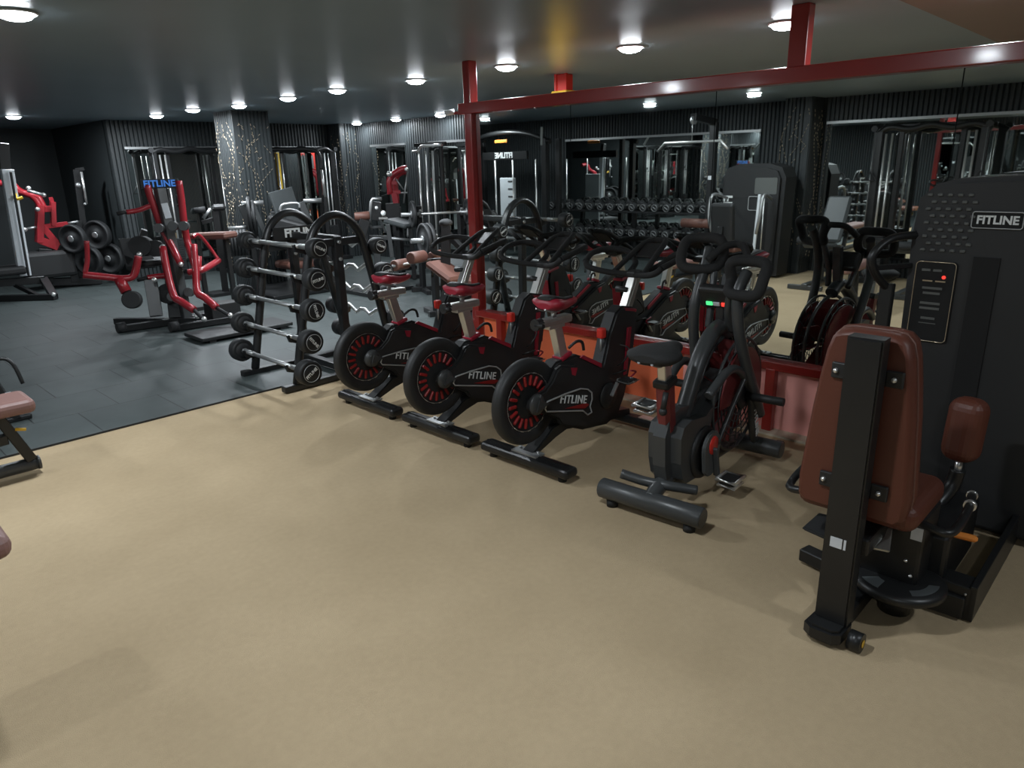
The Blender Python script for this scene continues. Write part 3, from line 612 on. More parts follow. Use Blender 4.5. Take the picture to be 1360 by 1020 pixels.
def leg_machine():
    t = T('leg_machine', 'black weight stack leg machine with brown pads in the right foreground', 'gym machine', (2.5, .6, 0), world=True)
    tower(t)
    P(t, 'rear_post', 'black', Pr([(.60, .06), (.70, .06), (.70, 1.0), (.60, 1.0)], 2.10, 2.165, 'x', bev=.006))
    P(t, 'post_foot', 'black', Pr([(2.06, .598), (2.14, .595), (2.17, .61), (2.17, .69), (2.14, .71), (2.06, .715), (2.04, .69), (2.04, .62)], .012, .065, 'z', bev=.01), C((2.10, .585, .03), (2.10, .545, .03), .032, n=18))
    P(t, 'yellow_tag', 'yellow', C((2.10, .544, .03), (2.10, .5425, .03), .013, n=12))
    # backrest: rounded, slightly waisted slab
    def slab(x, k, grow=0):
        pts = []
        top, bot = 1.0+grow, .42-grow*.2
        n = 9
        prof = [(bot, .145), (bot+.015, .16), (.50, .163), (.62, .153), (.75, .142), (.85, .13), (.93, .118), (.975, .105), (top-.006, .085), (top, .055)]
        for z, w_ in prof: pts.append((x+k*(z-.42), .665-w_-grow, z))
        for z, w_ in prof[::-1]: pts.append((x+k*(z-.42), .665+w_+grow, z))
        return pts
    br = P(t, 'backrest', 'brown', Loft([slab(2.178, 0, -.012), slab(2.19, 0, .0), slab(2.225, 0, .004), slab(2.24, 0, -.002), slab(2.255, 0, .006), slab(2.30, 0, .0), slab(2.315, 0, -.02)]))
    P(br, 'piping', 'tan', Tb([(2.232, a[1], a[2]) for a in slab(2.232, 0, .0035)], .004, 6, smooth=False, closed=True))
    Ps(br, 'bolt_plate', 'plastic', [B((2.172, y, z), (.012, .05, .05), bev=.004) for z in (.515, .875) for y in (.578, .732)])
    Ps(br, 'bolt', 'chrome', [Sp((2.163, y, z), .008) for z in (.515, .875) for y in (.578, .742)])
    st = P(t, 'seat', 'brown', Loft([[(2.24+.0*k, y, z) for y, z in rr(.52, .40, .82, .46, .025)], [(2.28, y, z) for y, z in rr(.44, .385, .87, .475, .03)], [(2.40, y, z) for y, z in rr(.40, .385, .9, .475, .035)], [(2.52, y, z) for y, z in rr(.41, .39, .89, .475, .035)], [(2.58, y, z) for y, z in rr(.46, .41, .84, .455, .02)]] if 1 else [] ) if 0 else B((2.38, .66, .425), (.34, .37, .095), bev=.042, seg=5))
    P(t, 'seat_column', 'black', B((2.45, .58, .25), (.18, .20, .28), bev=.012), B((2.70, .60, .17), (.42, .34, .22), bev=.015), B((2.30, .62, .33), (.3, .08, .06), bev=.008), B((2.22, .655, .42), (.14, .06, .05), bev=.006))
    for s, y in ((-1, .50), (1, .88)):
        k = P(t, 'knee_pad', 'brown', B((2.815, y, .553), (.11, .12, .235), rot=(0, .08, s*.25), bev=.045, seg=5))
        P(k, 'pad_bracket', 'chrome', C((2.81, y, .44), (2.81, y, .38), .012))
        P(t, 'swing_arm', 'black', Tb([(2.81, y, .40), (2.80, y-s*.01, .33), (2.72, y-s*.04, .26), (2.58, y*.6+.25, .22), (2.44, .62, .2)], .026, 12))
        P(t, 'foot_rest', 'diamond', Bar((2.27, .60, .27), (2.36, .625, .36), .10, .012) if s < 0 else Bar((2.60, .84, .22), (2.72, .86, .29), .12, .012))
        hd = P(t, 'side_handle', 'black', Tb([(2.36, .665+s*.14, .375), (2.34, .665+s*.24, .365), (2.40, .665+s*.265, .37), (2.52, .665+s*.265, .39), (2.60, .665+s*.255, .40)], .014, 10))
        P(hd, 'grip_end', 'chrome', C((2.53, .665+s*.265, .392), (2.545, .665+s*.264, .393), .019), C((2.60, .665+s*.255, .40), (2.61, .665+s*.254, .401), .017))
    P(t, 'range_disc', 'black', La([(.02, .10), (.13, .10), (.145, .112), (.145, .13), (.13, .14), (.02, .14)], (2.39, .54, 0), 'z', n=48), C((2.39, .54, .012), (2.39, .54, .1), .05))
    def win(a0, a1, r0, r1): return Pr([(2.39+q*math.cos(math.radians(a)), .54+q*math.sin(math.radians(a))) for q, a in [(r1, k) for k in range(a0, a1, 8)]+[(r0, k) for k in range(a1-8, a0-1, -8)]], .140, .1415, 'z')
    Ps(t, 'range_disc_window', 'pad', [win(215, 280, .09, .12), win(135, 168, .07, .125)])
    P(t, 'base_beam', 'black', B((2.66, .655, .045), (1.06, .09, .06), bev=.008), Bar((2.5, .66, .05), (2.52, .36, .05), .10, .08))
    P(t, 'side_rail', 'black', B((2.96, .34, .07), (.95, .022, .13), bev=.003), B((2.53, .385, .065), (.09, .10, .125), bev=.006))
    P(t, 'foot_lug', 'black', Bar((2.45, .66, .04), (2.50, .90, .04), .06, .05))
    P(t, 'foot_plate', 'rubber', Pr([(2.27, .70), (2.40, .66), (2.46, .70), (2.44, .84), (2.30, .84)], .24, .255, 'z', bev=.005), Bar((2.40, .72, .245), (2.46, .62, .22), .04))
    P(t, 'release_lever', 'orange', Bar((2.545, .455, .272), (2.56, .365, .27), .026, .022, bev=.008), label='orange release lever'); P(t, 'lever_rod', 'steel', C((2.50, .6, .24), (2.548, .45, .262), .006))
    P(t, 'sticker', 'label', B((2.099, .66, .345), (.002, .036, .034), rot=(0, 0, 0))); P(t, 'sticker', 'label', B((2.099, .634, .345), (.002, .007, .034))); P(t, 'sticker', 'label', B((2.358, .50, .325), (.002, .034, .045)))
    Ps(t, 'bolt', 'chrome', [Sp((2.358, y, z), .006) for y, z in ((.52, .22), (.50, .17))]+[Sp((2.484, y, .10), .004) for y in (.36, .42)])
    P(t, 'grab_handle', 'black', Tb([(3.10, .90, .98), (3.02, .93, 1.05), (3.0, .94, 1.12), (3.06, .90, 1.18), (3.16, .84, 1.19)], .016, 10), Bar((3.0, .94, 1.07), (3.16, .84, 1.07), .02, .02))
    P(t, 'tower_wing', 'black', Bar((3.08, .90, .2), (3.10, .90, 1.0), .05, .04, up=(1, 0, 0)))
leg_machine()
# ---------------------------------------------------------------- LEFT EDGE BENCHES
t = T('weight_bench', 'brown padded bench on black tube foot at the left edge', 'bench', (.3, 4.23, 0), world=True)
P(t, 'pad', 'mauve', B((.36, 4.26, .385), (.80, .26, .075), bev=.03, seg=3)); P(t, 'floor_tube', 'grey', C((-.2, 4.23, .055), (.72, 4.23, .055), .034, n=16), C((.72, 4.23, .055), (.735, 4.23, .055), .037, n=16))
P(t, 'leg', 'black', Bar((.70, 4.23, .08), (.60, 4.23, .35), .06, .05, up=(1, 0, 0)), Bar((.62, 4.23, .22), (.2, 4.23, .20), .05, .05)); P(t, 'leg', 'black', Bar((.0, 4.23, .08), (.1, 4.23, .35), .06, .05, up=(1, 0, 0)))
P(t, 'pop_pin', 'yellow', C((.655, 4.19, .27), (.70, 4.18, .26), .008))
t = T('weight_bench', 'bench whose rounded brown pad end peeks in at lower left', 'bench', (-.2, 2.53, 0), world=True)
P(t, 'pad', 'mauve', B((-.06, 2.56, .42), (.74, .22, .08), bev=.038, seg=4)); P(t, 'leg', 'black', Bar((-.25, 2.56, .03), (-.2, 2.56, .40), .05)); P(t, 'leg', 'black', Bar((-.05, 2.56, .03), (-.1, 2.56, .40), .05)); P(t, 'floor_tube', 'grey', C((-.4, 2.56, .03), (.1, 2.56, .03), .03))
c = AZ(6, 512, .25)
t = T('floor_stand', 'small black tube stand on the rubber floor at left edge', 'stand', (c.x, c.y, .012), world=True)
P(t, 'loop', 'black', Tb([c+V((-.25, 0, .10)), c+V((-.02, 0, .17)), c+V((.06, -.02, .14)), c+V((.09, -.04, .0))], .012)); P(t, 'foot', 'black', B((c.x-.1, c.y, .03), (.4, .08, .035), bev=.01), Bar((c.x-.2, c.y, .03), (c.x-.1, c.y, .36), .04), Bar((c.x+.02, c.y-.02, .03), (c.x-.05, c.y, .28), .05)); P(t, 'decal', 'label', B((c.x+.0, c.y-.05, .20), (.03, .004, .03)))
# ---------------------------------------------------------------- PLATES / BARBELLS HELPERS (far equipment)
def plate(x, y, z, r, axis, label, group, th=.04):
    t = T('weight_plate', label, 'weight plate', (x, y, z), group=group)
    P(t, 'disc', 'iron', La([(.025, -th/2), (r*.35, -th/2), (r*.42, -th/4), (r*.8, -th/4), (r*.85, -th/2), (r*.97, -th/2), (r, -th*.3), (r, th*.3), (r*.97, th/2), (r*.85, th/2), (r*.8, th/4), (r*.42, th/4), (r*.35, th/2), (.025, th/2)], (0, 0, 0), axis, n=36))
    P(t, 'hub_ring', 'steel', La([(.027, -th/2-.003), (.045, -th/2-.003), (.045, th/2+.003), (.027, th/2+.003)], (0, 0, 0), axis, n=20))
    return t
# red chest press in the left middle distance ---------------------------------
def D(px, py, d=8.0): return AD(px, py, d)
t = T('lever_press', 'black chest press with long red lever arms and blue FITLINE sign', 'gym machine', (2.75, 7.5, .012), world=True)
P(t, 'sign', 'satin', B(D(212, 244), (.34, .03, .09), rot=(0, 0, -.35), bev=.005))
TX(t, 'sign_lettering', 'FITLINE', .085, 'blue', D(212, 244)+V((-.01, -.022, 0)), (PI/2, 0, -.35), bold=.03, label='blue FITLINE lettering')
P(t, 'mast', 'grey', Bar(D(212, 250), D(250, 430, 7.9), .09, .07), Bar(D(206, 250, 8.06), D(218, 330, 8.05), .02), Bar(D(222, 250, 8.06), D(234, 330, 8.05), .02))
P(t, 'instruction_strip', 'label', Bar(D(218, 270, 7.93), D(224, 290, 7.93), .06, .004, up=(.3, .95, 0)))
P(t, 'lever_arm', 'red', Tb([D(195, 246), D(200, 262), D(212, 295), D(218, 308), D(240, 350, 7.8)], .036, 8, k=3)); P(t, 'lever_arm', 'red', Tb([D(237, 240), D(241, 265), D(245, 300), D(250, 325), D(258, 350, 7.8)], .036, 8, k=3))
P(t, 'lever_arm', 'red', Tb([D(216, 328, 7.8), D(222, 360, 7.7), D(231, 393, 7.6), D(240, 400, 7.5), D(258, 412, 7.4)], .036, 8, k=3)); P(t, 'lever_arm', 'red', Tb([D(257, 325, 7.8), D(260, 360, 7.7), D(262, 388, 7.6), D(272, 395, 7.5), D(288, 409, 7.4)], .036, 8, k=3))
Ps(t, 'pivot', 'grey', [C(D(a, b, 7.75), D(a+3, b, 7.9), .045) for a, b in ((210, 303), (243, 300), (229, 300), (250, 388), (228, 394))])
Ps(t, 'hand_grip', 'rubber', [C(D(155, 284), D(168, 281), .02), C(D(182, 372), D(196, 369), .02), C(D(258, 412, 7.4), D(270, 424, 7.3), .018), C(D(288, 409, 7.4), D(305, 419, 7.3), .018)])
Ps(t, 'grip_end', 'chrome', [Sp(D(a, b, d_), .026) for a, b, d_ in ((216, 328, 7.8), (271, 424, 7.3), (306, 419, 7.3), (262, 420, 7.4), (205, 372, 7.8), (185, 338, 7.8), (240, 351, 7.78), (259, 350, 7.78))])
P(t, 'side_arm', 'red', Tb([D(168, 282), D(185, 279), D(200, 273)], .024, 8), Tb([D(196, 369), D(210, 367), D(222, 366)], .028, 8)); 
P(t, 'front_yoke', 'red', Tb([D(115, 320, 7.7), D(116, 345, 7.7), D(113, 362, 7.7)], .022, 8), Tb([D(110, 365, 7.7), D(140, 368, 7.7), D(165, 370, 7.7), D(178, 365, 7.7), D(184, 340, 7.7)], .034, 8), Tb([D(158, 370, 7.7), D(168, 388, 7.65)], .05, 8, smooth=False))
P(t, 'weight_arm', 'red', Tb([D(256, 315, 8.2), D(264, 312, 8.3), D(278, 328, 8.4), D(290, 345, 8.4)], .018, 8), Tb([D(250, 362), D(270, 358), D(290, 346, 8.4)], .034, 8), Tb([D(262, 340, 8.1), D(262, 372, 8.1)], .045, 8))
Ps(t, 'counter_weight', 'rubber', [C(D(174, 398, 7.6), D(177, 398, 7.75), .085, n=24, bev=.01), C(D(222, 390, 7.95), D(225, 390, 8.05), .10, n=24), C(D(185, 327, 7.9), D(192, 327, 8.1), .10), C(D(205, 330, 7.9), D(210, 330, 8.1), .08)])
P(t, 'seat', 'satin', B(D(200, 348, 8.2), (.34, .3, .07), bev=.025), Bar(D(192, 305, 8.3), D(180, 345, 8.3), .22, .06)); P(t, 'backrest', 'satin', Bar(D(188, 355, 8.1), D(176, 318, 8.3), .26, .07))
P(t, 'seat_post', 'grey', Bar(D(200, 372, 8.0), D(208, 420, 7.9), .12, .1), Bar(D(228, 350, 8.1), D(236, 422, 8.0), .14, .12))
P(t, 'base_frame', 'black', Bar((2.30, 7.95, .05), (2.95, 7.15, .05), .07, .06), Bar((2.2, 7.5, .05), (2.75, 7.42, .05), .08, .06), Bar((2.75, 7.42, .05), (3.25, 7.5, .05), .08, .06), Bar((2.55, 7.1, .05), (3.1, 7.05, .05), .07, .06)); P(t, 'step_box', 'satin', B((3.08, 7.15, .12), (.3, .2, .2), bev=.01))
Ps(t, 'end_cap', 'rubber', [C(V(q)+V((-.03, 0, 0)), V(q)+V((.05, 0, 0)), .05) for q in ((2.2, 7.5, .06), (2.55, 7.1, .06))])
t = One('step_platform', 'satin', 'low flat black platform on the rubber floor behind the barbell rack', 'platform', B((2.95, 6.52, .05), (.9, .4, .035), bev=.008), B((2.6, 6.36, .022), (.06, .06, .02)), B((3.3, 6.36, .022), (.06, .06, .02)), B((2.6, 6.68, .022), (.06, .06, .02)), B((3.3, 6.68, .022), (.06, .06, .02)), loc=(2.95, 6.52, .012), world=True)
# white upright stand ---------------------------------------------------------
def W(px, py, d=11.0): return AD(px, py, d)
c = W(34, 372)
t = T('squat_stand', 'squat stand with white punched upright on black base at far left', 'rack', (c.x, c.y, .012), world=True)
P(t, 'upright', 'wpaint', Bar(W(33, 366), W(9, 225), .13, .1, up=(0, 1, 0))); P(t, 'punched_face', 'satin', Bar(W(38, 366, 10.9), W(14, 228, 10.9), .02, .05, up=(0, 1, 0))); P(t, 'extension', 'black', Bar(W(7, 225), W(4, 190), .11, .08, up=(0, 1, 0)))
P(t, 'base', 'black', Bar(W(-20, 377), W(60, 371), .09, .09), Bar(W(58, 371), AZ(72, 394, .05), .09, .07), Bar(AZ(0, 396, .05), AZ(74, 394, .05), .09, .07), Bar(W(20, 378), AZ(50, 393, .06), .05, .05)); P(t, 'bumper', 'chrome', Sp(AZ(71, 391, .1), .025))
P(t, 'side_pad', 'satin', B(W(0, 360), (.5, .4, .1), bev=.03))
P(t, 'hook', 'yellow', Tb([W(20, 255, 11), W(22, 264, 10.9), W(30, 262, 10.9)], .018, 8))
# red lever machine behind --------------------------------------------------------
def E(px, py, d=11.6): return AD(px, py, d)
t = T('lever_row_machine', 'plate loaded machine with red bent arms behind the white upright', 'gym machine', (E(70, 330).x, E(70, 330).y, .012), world=True)
P(t, 'red_arm', 'red', Tb([E(-5, 244), E(14, 243), E(24, 252), E(36, 258), E(50, 262), E(58, 275)], .04, 8)); P(t, 'red_arm', 'red', Tb([E(20, 254), E(38, 258), E(50, 268), E(55, 280)], .04, 8), )
P(t, 'frame_plate', 'red', Bar(E(53, 272), E(52, 322), .14, .08, up=(1, 0, 0)), Bar(E(70, 268), E(71, 300), .08, .06, up=(1, 0, 0)), Bar(E(53, 278), E(72, 277), .08, .08), Bar(E(50, 302), E(90, 297), .06, .06), Bar(E(52, 318), E(78, 328), .12, .1), Bar(E(56, 300), E(78, 326), .12, .08), Bar(E(67, 262), E(72, 275), .05, .05))
Ps(t, 'horn', 'steel', [C(E(33, 305), E(52, 301), .02), C(E(90, 297), E(104, 294), .018), C(E(36, 253, 11.4), E(58, 259, 11.4), .02)]); Ps(t, 'bolt', 'chrome', [Sp(E(a, b, 11.45), .03) for a, b in ((50, 278), (33, 305), (38, 250), (58, 259))])
P(t, 'base', 'black', Bar(E(55, 375), E(135, 372), .1, .1), Bar(E(60, 330), E(62, 374), .2, .15), Bar(E(95, 330), E(100, 374), .12, .1))
P(t, 'seat', 'satin', B(E(64, 350), (.6, .4, .35), bev=.05)); P(t, 'post', 'black', Bar(E(105, 293, 11.7), E(108, 372, 11.7), .07), Bar(E(80, 330, 11.6), E(108, 333, 11.6), .05))
for k, (px, py, d_, r_, w_) in enumerate(((97, 317, 11.4, .19, 'front upper'), (129, 312, 11.6, .20, 'rear upper'), (118, 346, 11.4, .20, 'front lower'), (146, 343, 11.6, .21, 'rear lower'))):
    q = E(px, py, d_); o = plate(q.x, q.y, q.z, r_, 'y', 'round black plate beside the red bent arm machine, %s one' % w_, 'plates beside the red bent arm machine', .09); o.rotation_euler = (0, 0, -.95)
# wall hung bars --------------------------------------------------------------
t = T('guide_rail_unit', 'slim cable unit with chrome rod against the dark left wall', 'gym machine', AD(112, 330, 11.7), world=True)
t.location.z = .012; OFF[t.name] = V(t.location)
P(t, 'rod', 'chrome', C(AD(108, 228, 11.7), AD(115, 271, 11.7), .016)); P(t, 'column', 'black', Bar(AD(101, 225, 11.8), V((AD(112, 330, 11.8).x, AD(112, 330, 11.8).y, .012)), .08, .08), Bar(AD(100, 226, 11.8), AD(112, 224, 11.8), .05)); P(t, 'pulley', 'steel', Sp(AD(104, 246, 11.6), .035), Sp(AD(113, 271, 11.6), .02))
# cable crossovers -------------------------------------------------------------
def crossover(label, x0, x1, y, group='cable crossovers at the end wall'):
    w = x1-x0
    t = T('cable_crossover', label, 'gym machine', (x0, y, .012), group=group)
    P(t, 'top_beam', 'black', Tb([(-.05, 0, 1.72), (.1, 0, 1.79), (w*.3, 0, 1.76), (w*.5, 0, 1.80), (w*.7, 0, 1.76), (w-.1, 0, 1.79), (w+.05, 0, 1.70)], .035, 8), Bar((.05, .06, 1.80), (w-.05, .06, 1.80), .05, .04))
    for sx, x in ((1, .0), (-1, w)):
        cst = P(t, 'cable_column', 'black', Bar((x, 0, .02), (x, 0, 1.75), .08, .08, up=(0, 1, 0)), Bar((x+sx*.22, .08, .02), (x+sx*.22, .08, 1.75), .05, .05, up=(0, 1, 0)), B((x+sx*.1, .03, .03), (.4, .5, .05)))
        P(cst, 'guide_rod', 'chrome', C((x+sx*.08, -.03, .1), (x+sx*.08, -.03, 1.72), .012), C((x+sx*.15, -.03, .1), (x+sx*.15, -.03, 1.72), .012))
        P(cst, 'weight_stack', 'iron', *[B((x+sx*.115, -.03, .14+k*.032), (.17, .1, .028)) for k in range(14)])
        Ps(cst, 'pulley', 'iron', [C((x-sx*.04, -.09, 1.78), (x-sx*.04, -.06, 1.78), .035), C((x-sx*.02, -.09, .3), (x-sx*.02, -.06, .3), .035)])
        P(cst, 'cable', 'steel', C((x-sx*.03, -.08, .3), (x-sx*.03, -.08, 1.78), .004, n=6)); P(cst, 'handle', 'rubber', Tb([(x-sx*.03, -.1, 1.3), (x-sx*.09, -.1, 1.2), (x+sx*.03, -.1, 1.2)], .012, 8, smooth=False, closed=True))
    return t
cc = crossover('cable crossover at the end wall, left of the free standing column', 3.98, 5.05, 10.75)
dup(cc, (5.72, 10.7, .012), 0, 'cable crossover at the end wall, right of the free standing column')
t = T('pull_up_arch', 'rounded chrome-ended pull bar above the right cable crossover', 'bar', (6.6, 10.2, .012), world=True)
P(t, 'arch', 'black', Tb([AD(350, 199, 11.9), AD(400, 198, 11.9), AD(418, 200, 11.9), AD(425, 208, 11.9), AD(427, 225, 11.9)], .03)); P(t, 'bright_end', 'chrome', Tb([AD(427, 225, 11.9), AD(432, 262, 11.9)], .022, smooth=False)); q = AD(434, 300, 11.9); P(t, 'upright', 'black', Bar(AD(432, 262, 11.9), (q.x, q.y, .012), .06))
# leg press with grey plate ----------------------------------------------------
def G(px, py, d=9.5): return AD(px, py, d)
c = G(375, 350)
t = T('leg_press', 'leg press with big tilted grey foot plate behind the rack', 'gym machine', (c.x, c.y, .012), world=True)
P(t, 'foot_plate', 'pad', Bar(G(372, 252), G(384, 288), .40, .03, up=(-.3, .9, 0))); Ps(t, 'weight_horn', 'steel', [C(G(321, 271), G(350, 269), .028), C(G(303, 304), G(332, 302), .028), C(G(403, 267), G(427, 266), .028)]); P(t, 'handle', 'steel', Tb([G(372, 280, 9.3), G(376, 272, 9.3), G(395, 270, 9.3), G(398, 276, 9.3)], .018, 8))
P(t, 'frame', 'grey', Bar(G(320, 272), G(345, 330), .1, .08), Bar(G(335, 270), G(352, 310), .06, .06), Bar(G(400, 268), G(412, 300), .08, .08), Bar(G(360, 292), G(405, 292), .1, .2), Bar(G(352, 330), G(420, 318), .12, .1), Bar(G(412, 300), G(425, 350), .08, .08))
P(t, 'sled', 'satin', B(G(385, 310), (.55, .5, .35), rot=(0, .3, -.6), bev=.03)); P(t, 'seat', 'tan', B(G(393, 350), (.4, .4, .1), bev=.04)); P(t, 'base', 'black', B((c.x, c.y, .04), (.9, 1.1, .05), bev=.01), Bar(G(345, 330), (c.x-.3, c.y+.2, .03), .1), Bar(G(425, 350), (c.x+.3, c.y-.2, .03), .1))
for k, (px, py, d_, r_, w_) in enumerate(((332, 286, 9.3, .22, 'upper pair, front'), (338, 290, 9.5, .22, 'upper pair, rear'))):
    q = G(px, py, d_); o = plate(q.x, q.y, q.z, r_, 'x', 'black plate loaded on the leg press, %s' % w_, 'plates on the leg press', .04); o.rotation_euler = (0, 0, -.5)
for k in range(5):
    q = G(309+k*4.3, 323-k*.3, 9.1); o = plate(q.x, q.y, q.z, .155, 'x', 'black plate in the tight row beside the leg press, %s from left' % ordn[k], 'row of plates at the leg press foot', .032); o.rotation_euler = (0, 0, -.5)
t = T('plate_stand', 'low black stand carrying the tight row of plates', 'rack', (G(318, 345, 9.1).x, G(318, 345, 9.1).y, .012), world=True)
P(t, 'peg', 'steel', C(G(306, 324, 9.1), G(338, 321, 9.1), .022)); q = G(334, 321, 9.1); P(t, 'post', 'black', Bar((q.x, q.y, .03), q, .06), B((q.x-.08, q.y, .035), (.3, .3, .04)))
# brown bench far left behind the red press
t = T('flat_bench', 'long flat brown bench near the end wall behind the red press', 'bench', (G(280, 330, 8.65).x, G(280, 330, 8.65).y, .012), world=True)
P(t, 'pad', 'tan', Bar(G(255, 314, 8.8), G(308, 312, 8.5), .24, .07, bev=.02)); 
for a in (262, 300): q = G(a, 316, 8.65); P(t, 'leg', 'black', Bar((q.x, q.y, .012), (q.x, q.y, q.z), .05), B((q.x, q.y, .03), (.25, .06, .04)))
t = T('preacher_bench', 'black preacher curl stand with padded top near the column', 'bench', (G(290, 320, 9.65).x, G(290, 320, 9.65).y, .012), world=True)
P(t, 'arm_pad', 'satin', Bar(G(281, 276, 9.65), G(300, 275, 9.65), .14, .08, bev=.03)); q = G(287, 300, 9.65); P(t, 'post', 'black', Bar((q.x, q.y, .012), G(286, 280, 9.65), .08), B((q.x, q.y, .03), (.45, .3, .04)), Bar(G(268, 296, 9.65), G(287, 290, 9.65), .05)); P(t, 'bar_rest', 'steel', C(G(270, 290, 9.6), G(280, 277, 9.6), .02)); P(t, 'roll', 'rubber', C(G(258, 280, 9.6), G(273, 278, 9.6), .035))
# bench presses with loaded barbells --------------------------------------------
def bench_press(lab, blab, glab, pL, pR, dL, dR, r_, pad, sx, n=1, pc=None):
    A_, B_ = AD(*pL, dL), AD(*pR, dR); z = (A_.z+B_.z)/2; A_.z = B_.z = z; m_ = (A_+B_)/2; u = (B_-A_).normalized(); v = V((-u.y, u.x, 0))
    if v.dot(m_) > 0: v = -v
    t = T('bench_press', lab, 'bench', (m_.x, m_.y, .012), world=True)
    for s in (-1, 1):
        q = m_+u*s*(B_-A_).length*.32
        P(t, 'upright', 'black', Bar((q.x, q.y, .02), (q.x, q.y, z+.09), .06), Bar((q.x, q.y, z-.03), (q.x, q.y, z-.02)+v*.0 if 0 else V((q.x, q.y, z-.025))+v*.09, .04, .03), Bar(V((q.x, q.y, .03))-v*.3, V((q.x, q.y, .03))+v*.3, .06))
        P(t, 'bar_catch', 'steel', Bar(V((q.x, q.y, z-.02))+v*.02, V((q.x, q.y, z+.05))+v*.10, .03, .02))
    P(t, 'pad', pad, Bar(m_+v*.1+V((0, 0, .40-z)), m_+v*1.1+V((0, 0, .40-z)), .28, .08, bev=.025)); P(t, 'spine', 'black', Bar(V((m_.x, m_.y, .30)), V((m_.x, m_.y, .30))+v*1.0, .06), Bar(V((m_.x, m_.y, .02))+v*.95, V((m_.x, m_.y, .34))+v*.9, .06), Bar(V((m_.x, m_.y, .04))-u*.4, V((m_.x, m_.y, .04))+u*.4, .06))
    b = T('loaded_barbell', blab, 'barbell', m_+v*.06, world=True); P(b, 'shaft', 'chrome', C(A_+v*.06, B_+v*.06, .014)); Ps(b, 'sleeve', 'steel', [C(A_+v*.06-u*.08, A_+v*.06+u*.16, .024), C(B_+v*.06-u*.16, B_+v*.06+u*.08, .024)])
    ang = math.atan2(u.y, u.x)
    for e_, nm in ((A_+u*.06, 'left'), (B_-u*.06, 'right')):
        for k in range(n):
            q = e_+v*.06+u*(k*.05 if nm == 'left' else -k*.05); o = plate(q.x, q.y, q.z, r_, 'x', glab % (nm, ' inner' if k else ''), 'plates loaded on bench barbells'); o.rotation_euler = (0, 0, ang)
bench_press('bench press frame farther from the rack under the higher barbell', 'higher chrome barbell with one plate each side', 'weight plate on the %s end%s of the higher barbell', (540, 281), (626, 284), 8.8, 9.0, .155, 'pad', 1)
bench_press('bench press frame beside the red post under the lower barbell', 'lower chrome barbell with thick plates passing behind the red post', 'weight plate on the %s end%s of the lower barbell', (553, 320), (668, 309), 7.2, 7.6, .165, 'tan', 1, n=2)
# leg curl bench with brown rollers ----------------------------------------------
def K(px, py, d=6.3): return AD(px, py, d)
c = K(590, 400)
t = T('leg_curl_bench', 'black leg bench with brown foam rollers and tilted brown pad', 'bench', (c.x, c.y, .012), world=True)
P(t, 'roller', 'tan', C(K(523, 353, 6.3), K(540, 350, 6.45), .048, n=18, bev=.008)); P(t, 'roller', 'tan', C(K(545, 343, 6.2), K(563, 340, 6.35), .052, n=18, bev=.008)); P(t, 'roller', 'tan', C(K(572, 341, 6.5), K(588, 337, 6.6), .042, n=18, bev=.008))
P(t, 'pad', 'tan', Bar(K(577, 348, 6.3), K(609, 372, 6.1), .24, .06, bev=.02)); P(t, 'roller_axle', 'steel', C(K(520, 354, 6.28), K(572, 345, 6.5), .012)); P(t, 'upright', 'black', Bar(V((K(590, 420).x, K(590, 420).y, .03)), K(592, 297), .085, .085), Bar(K(594, 310), K(613, 330, 6.2), .05, .05))
P(t, 'base', 'black', Bar((c.x-.2, c.y-.2, .035), (c.x+.15, c.y+.15, .035), .07, .05), Bar((c.x-.3, c.y+.25, .035), (c.x+.2, c.y-.2, .035), .07, .05)); P(t, 'link', 'black', Bar(K(575, 346, 6.4), K(590, 345, 6.3), .05, .04), C(K(574, 352, 6.3), K(574, 368, 6.3), .012)); P(t, 'top_cap', 'rubber', Sp(K(592, 296), .06, (1, 1, .6)))
# seated machine with tan roller ----------------------------------------------------
def Q(px, py, d=9.0): return AD(px, py, d)
c = Q(500, 345)
t = T('ab_bench', 'grey steel seated bench with tan roller and inverted U handle', 'bench', (c.x, c.y, .012), world=True)
P(t, 'roller', 'tan', C(Q(471, 288), Q(491, 286), .05, n=16, bev=.008)); P(t, 'handle', 'steel', Tb([Q(491, 296), Q(493, 268), Q(495, 264), Q(507, 264)], .02, smooth=False)); P(t, 'console', 'black', Bar(Q(500, 268, 9.1), Q(498, 292, 9.1), .2, .12), Bar(Q(485, 292, 8.9), Q(476, 325, 8.9), .16, .12))
P(t, 'frame', 'grey', Bar(Q(484, 292), Q(488, 335), .05, .05), Bar(Q(504, 290), Q(512, 308), .05, .03), Bar(Q(486, 292), Q(494, 303), .05, .03), Bar(Q(494, 302), Q(510, 301), .04, .03), Bar(Q(515, 298, 8.7), Q(521, 342, 8.7), .05, .05), Bar(Q(490, 315), Q(518, 316), .06, .05), Bar(Q(500, 320), (c.x, c.y, .03), .08, .08)); P(t, 'plate', 'alu', Bar(Q(503, 290, 8.8), Q(515, 290, 8.8), .1, .02)); P(t, 'knob', 'white', Sp(Q(509, 283, 8.8), .03), Sp(Q(500, 276, 8.9), .02)); P(t, 'base', 'black', B((c.x, c.y, .035), (.7, .5, .04)))
t = T('decline_bench', 'grey padded decline bench beside the higher barbell', 'bench', (Q(535, 330, 9.9).x, Q(535, 330, 9.9).y, .012), world=True)
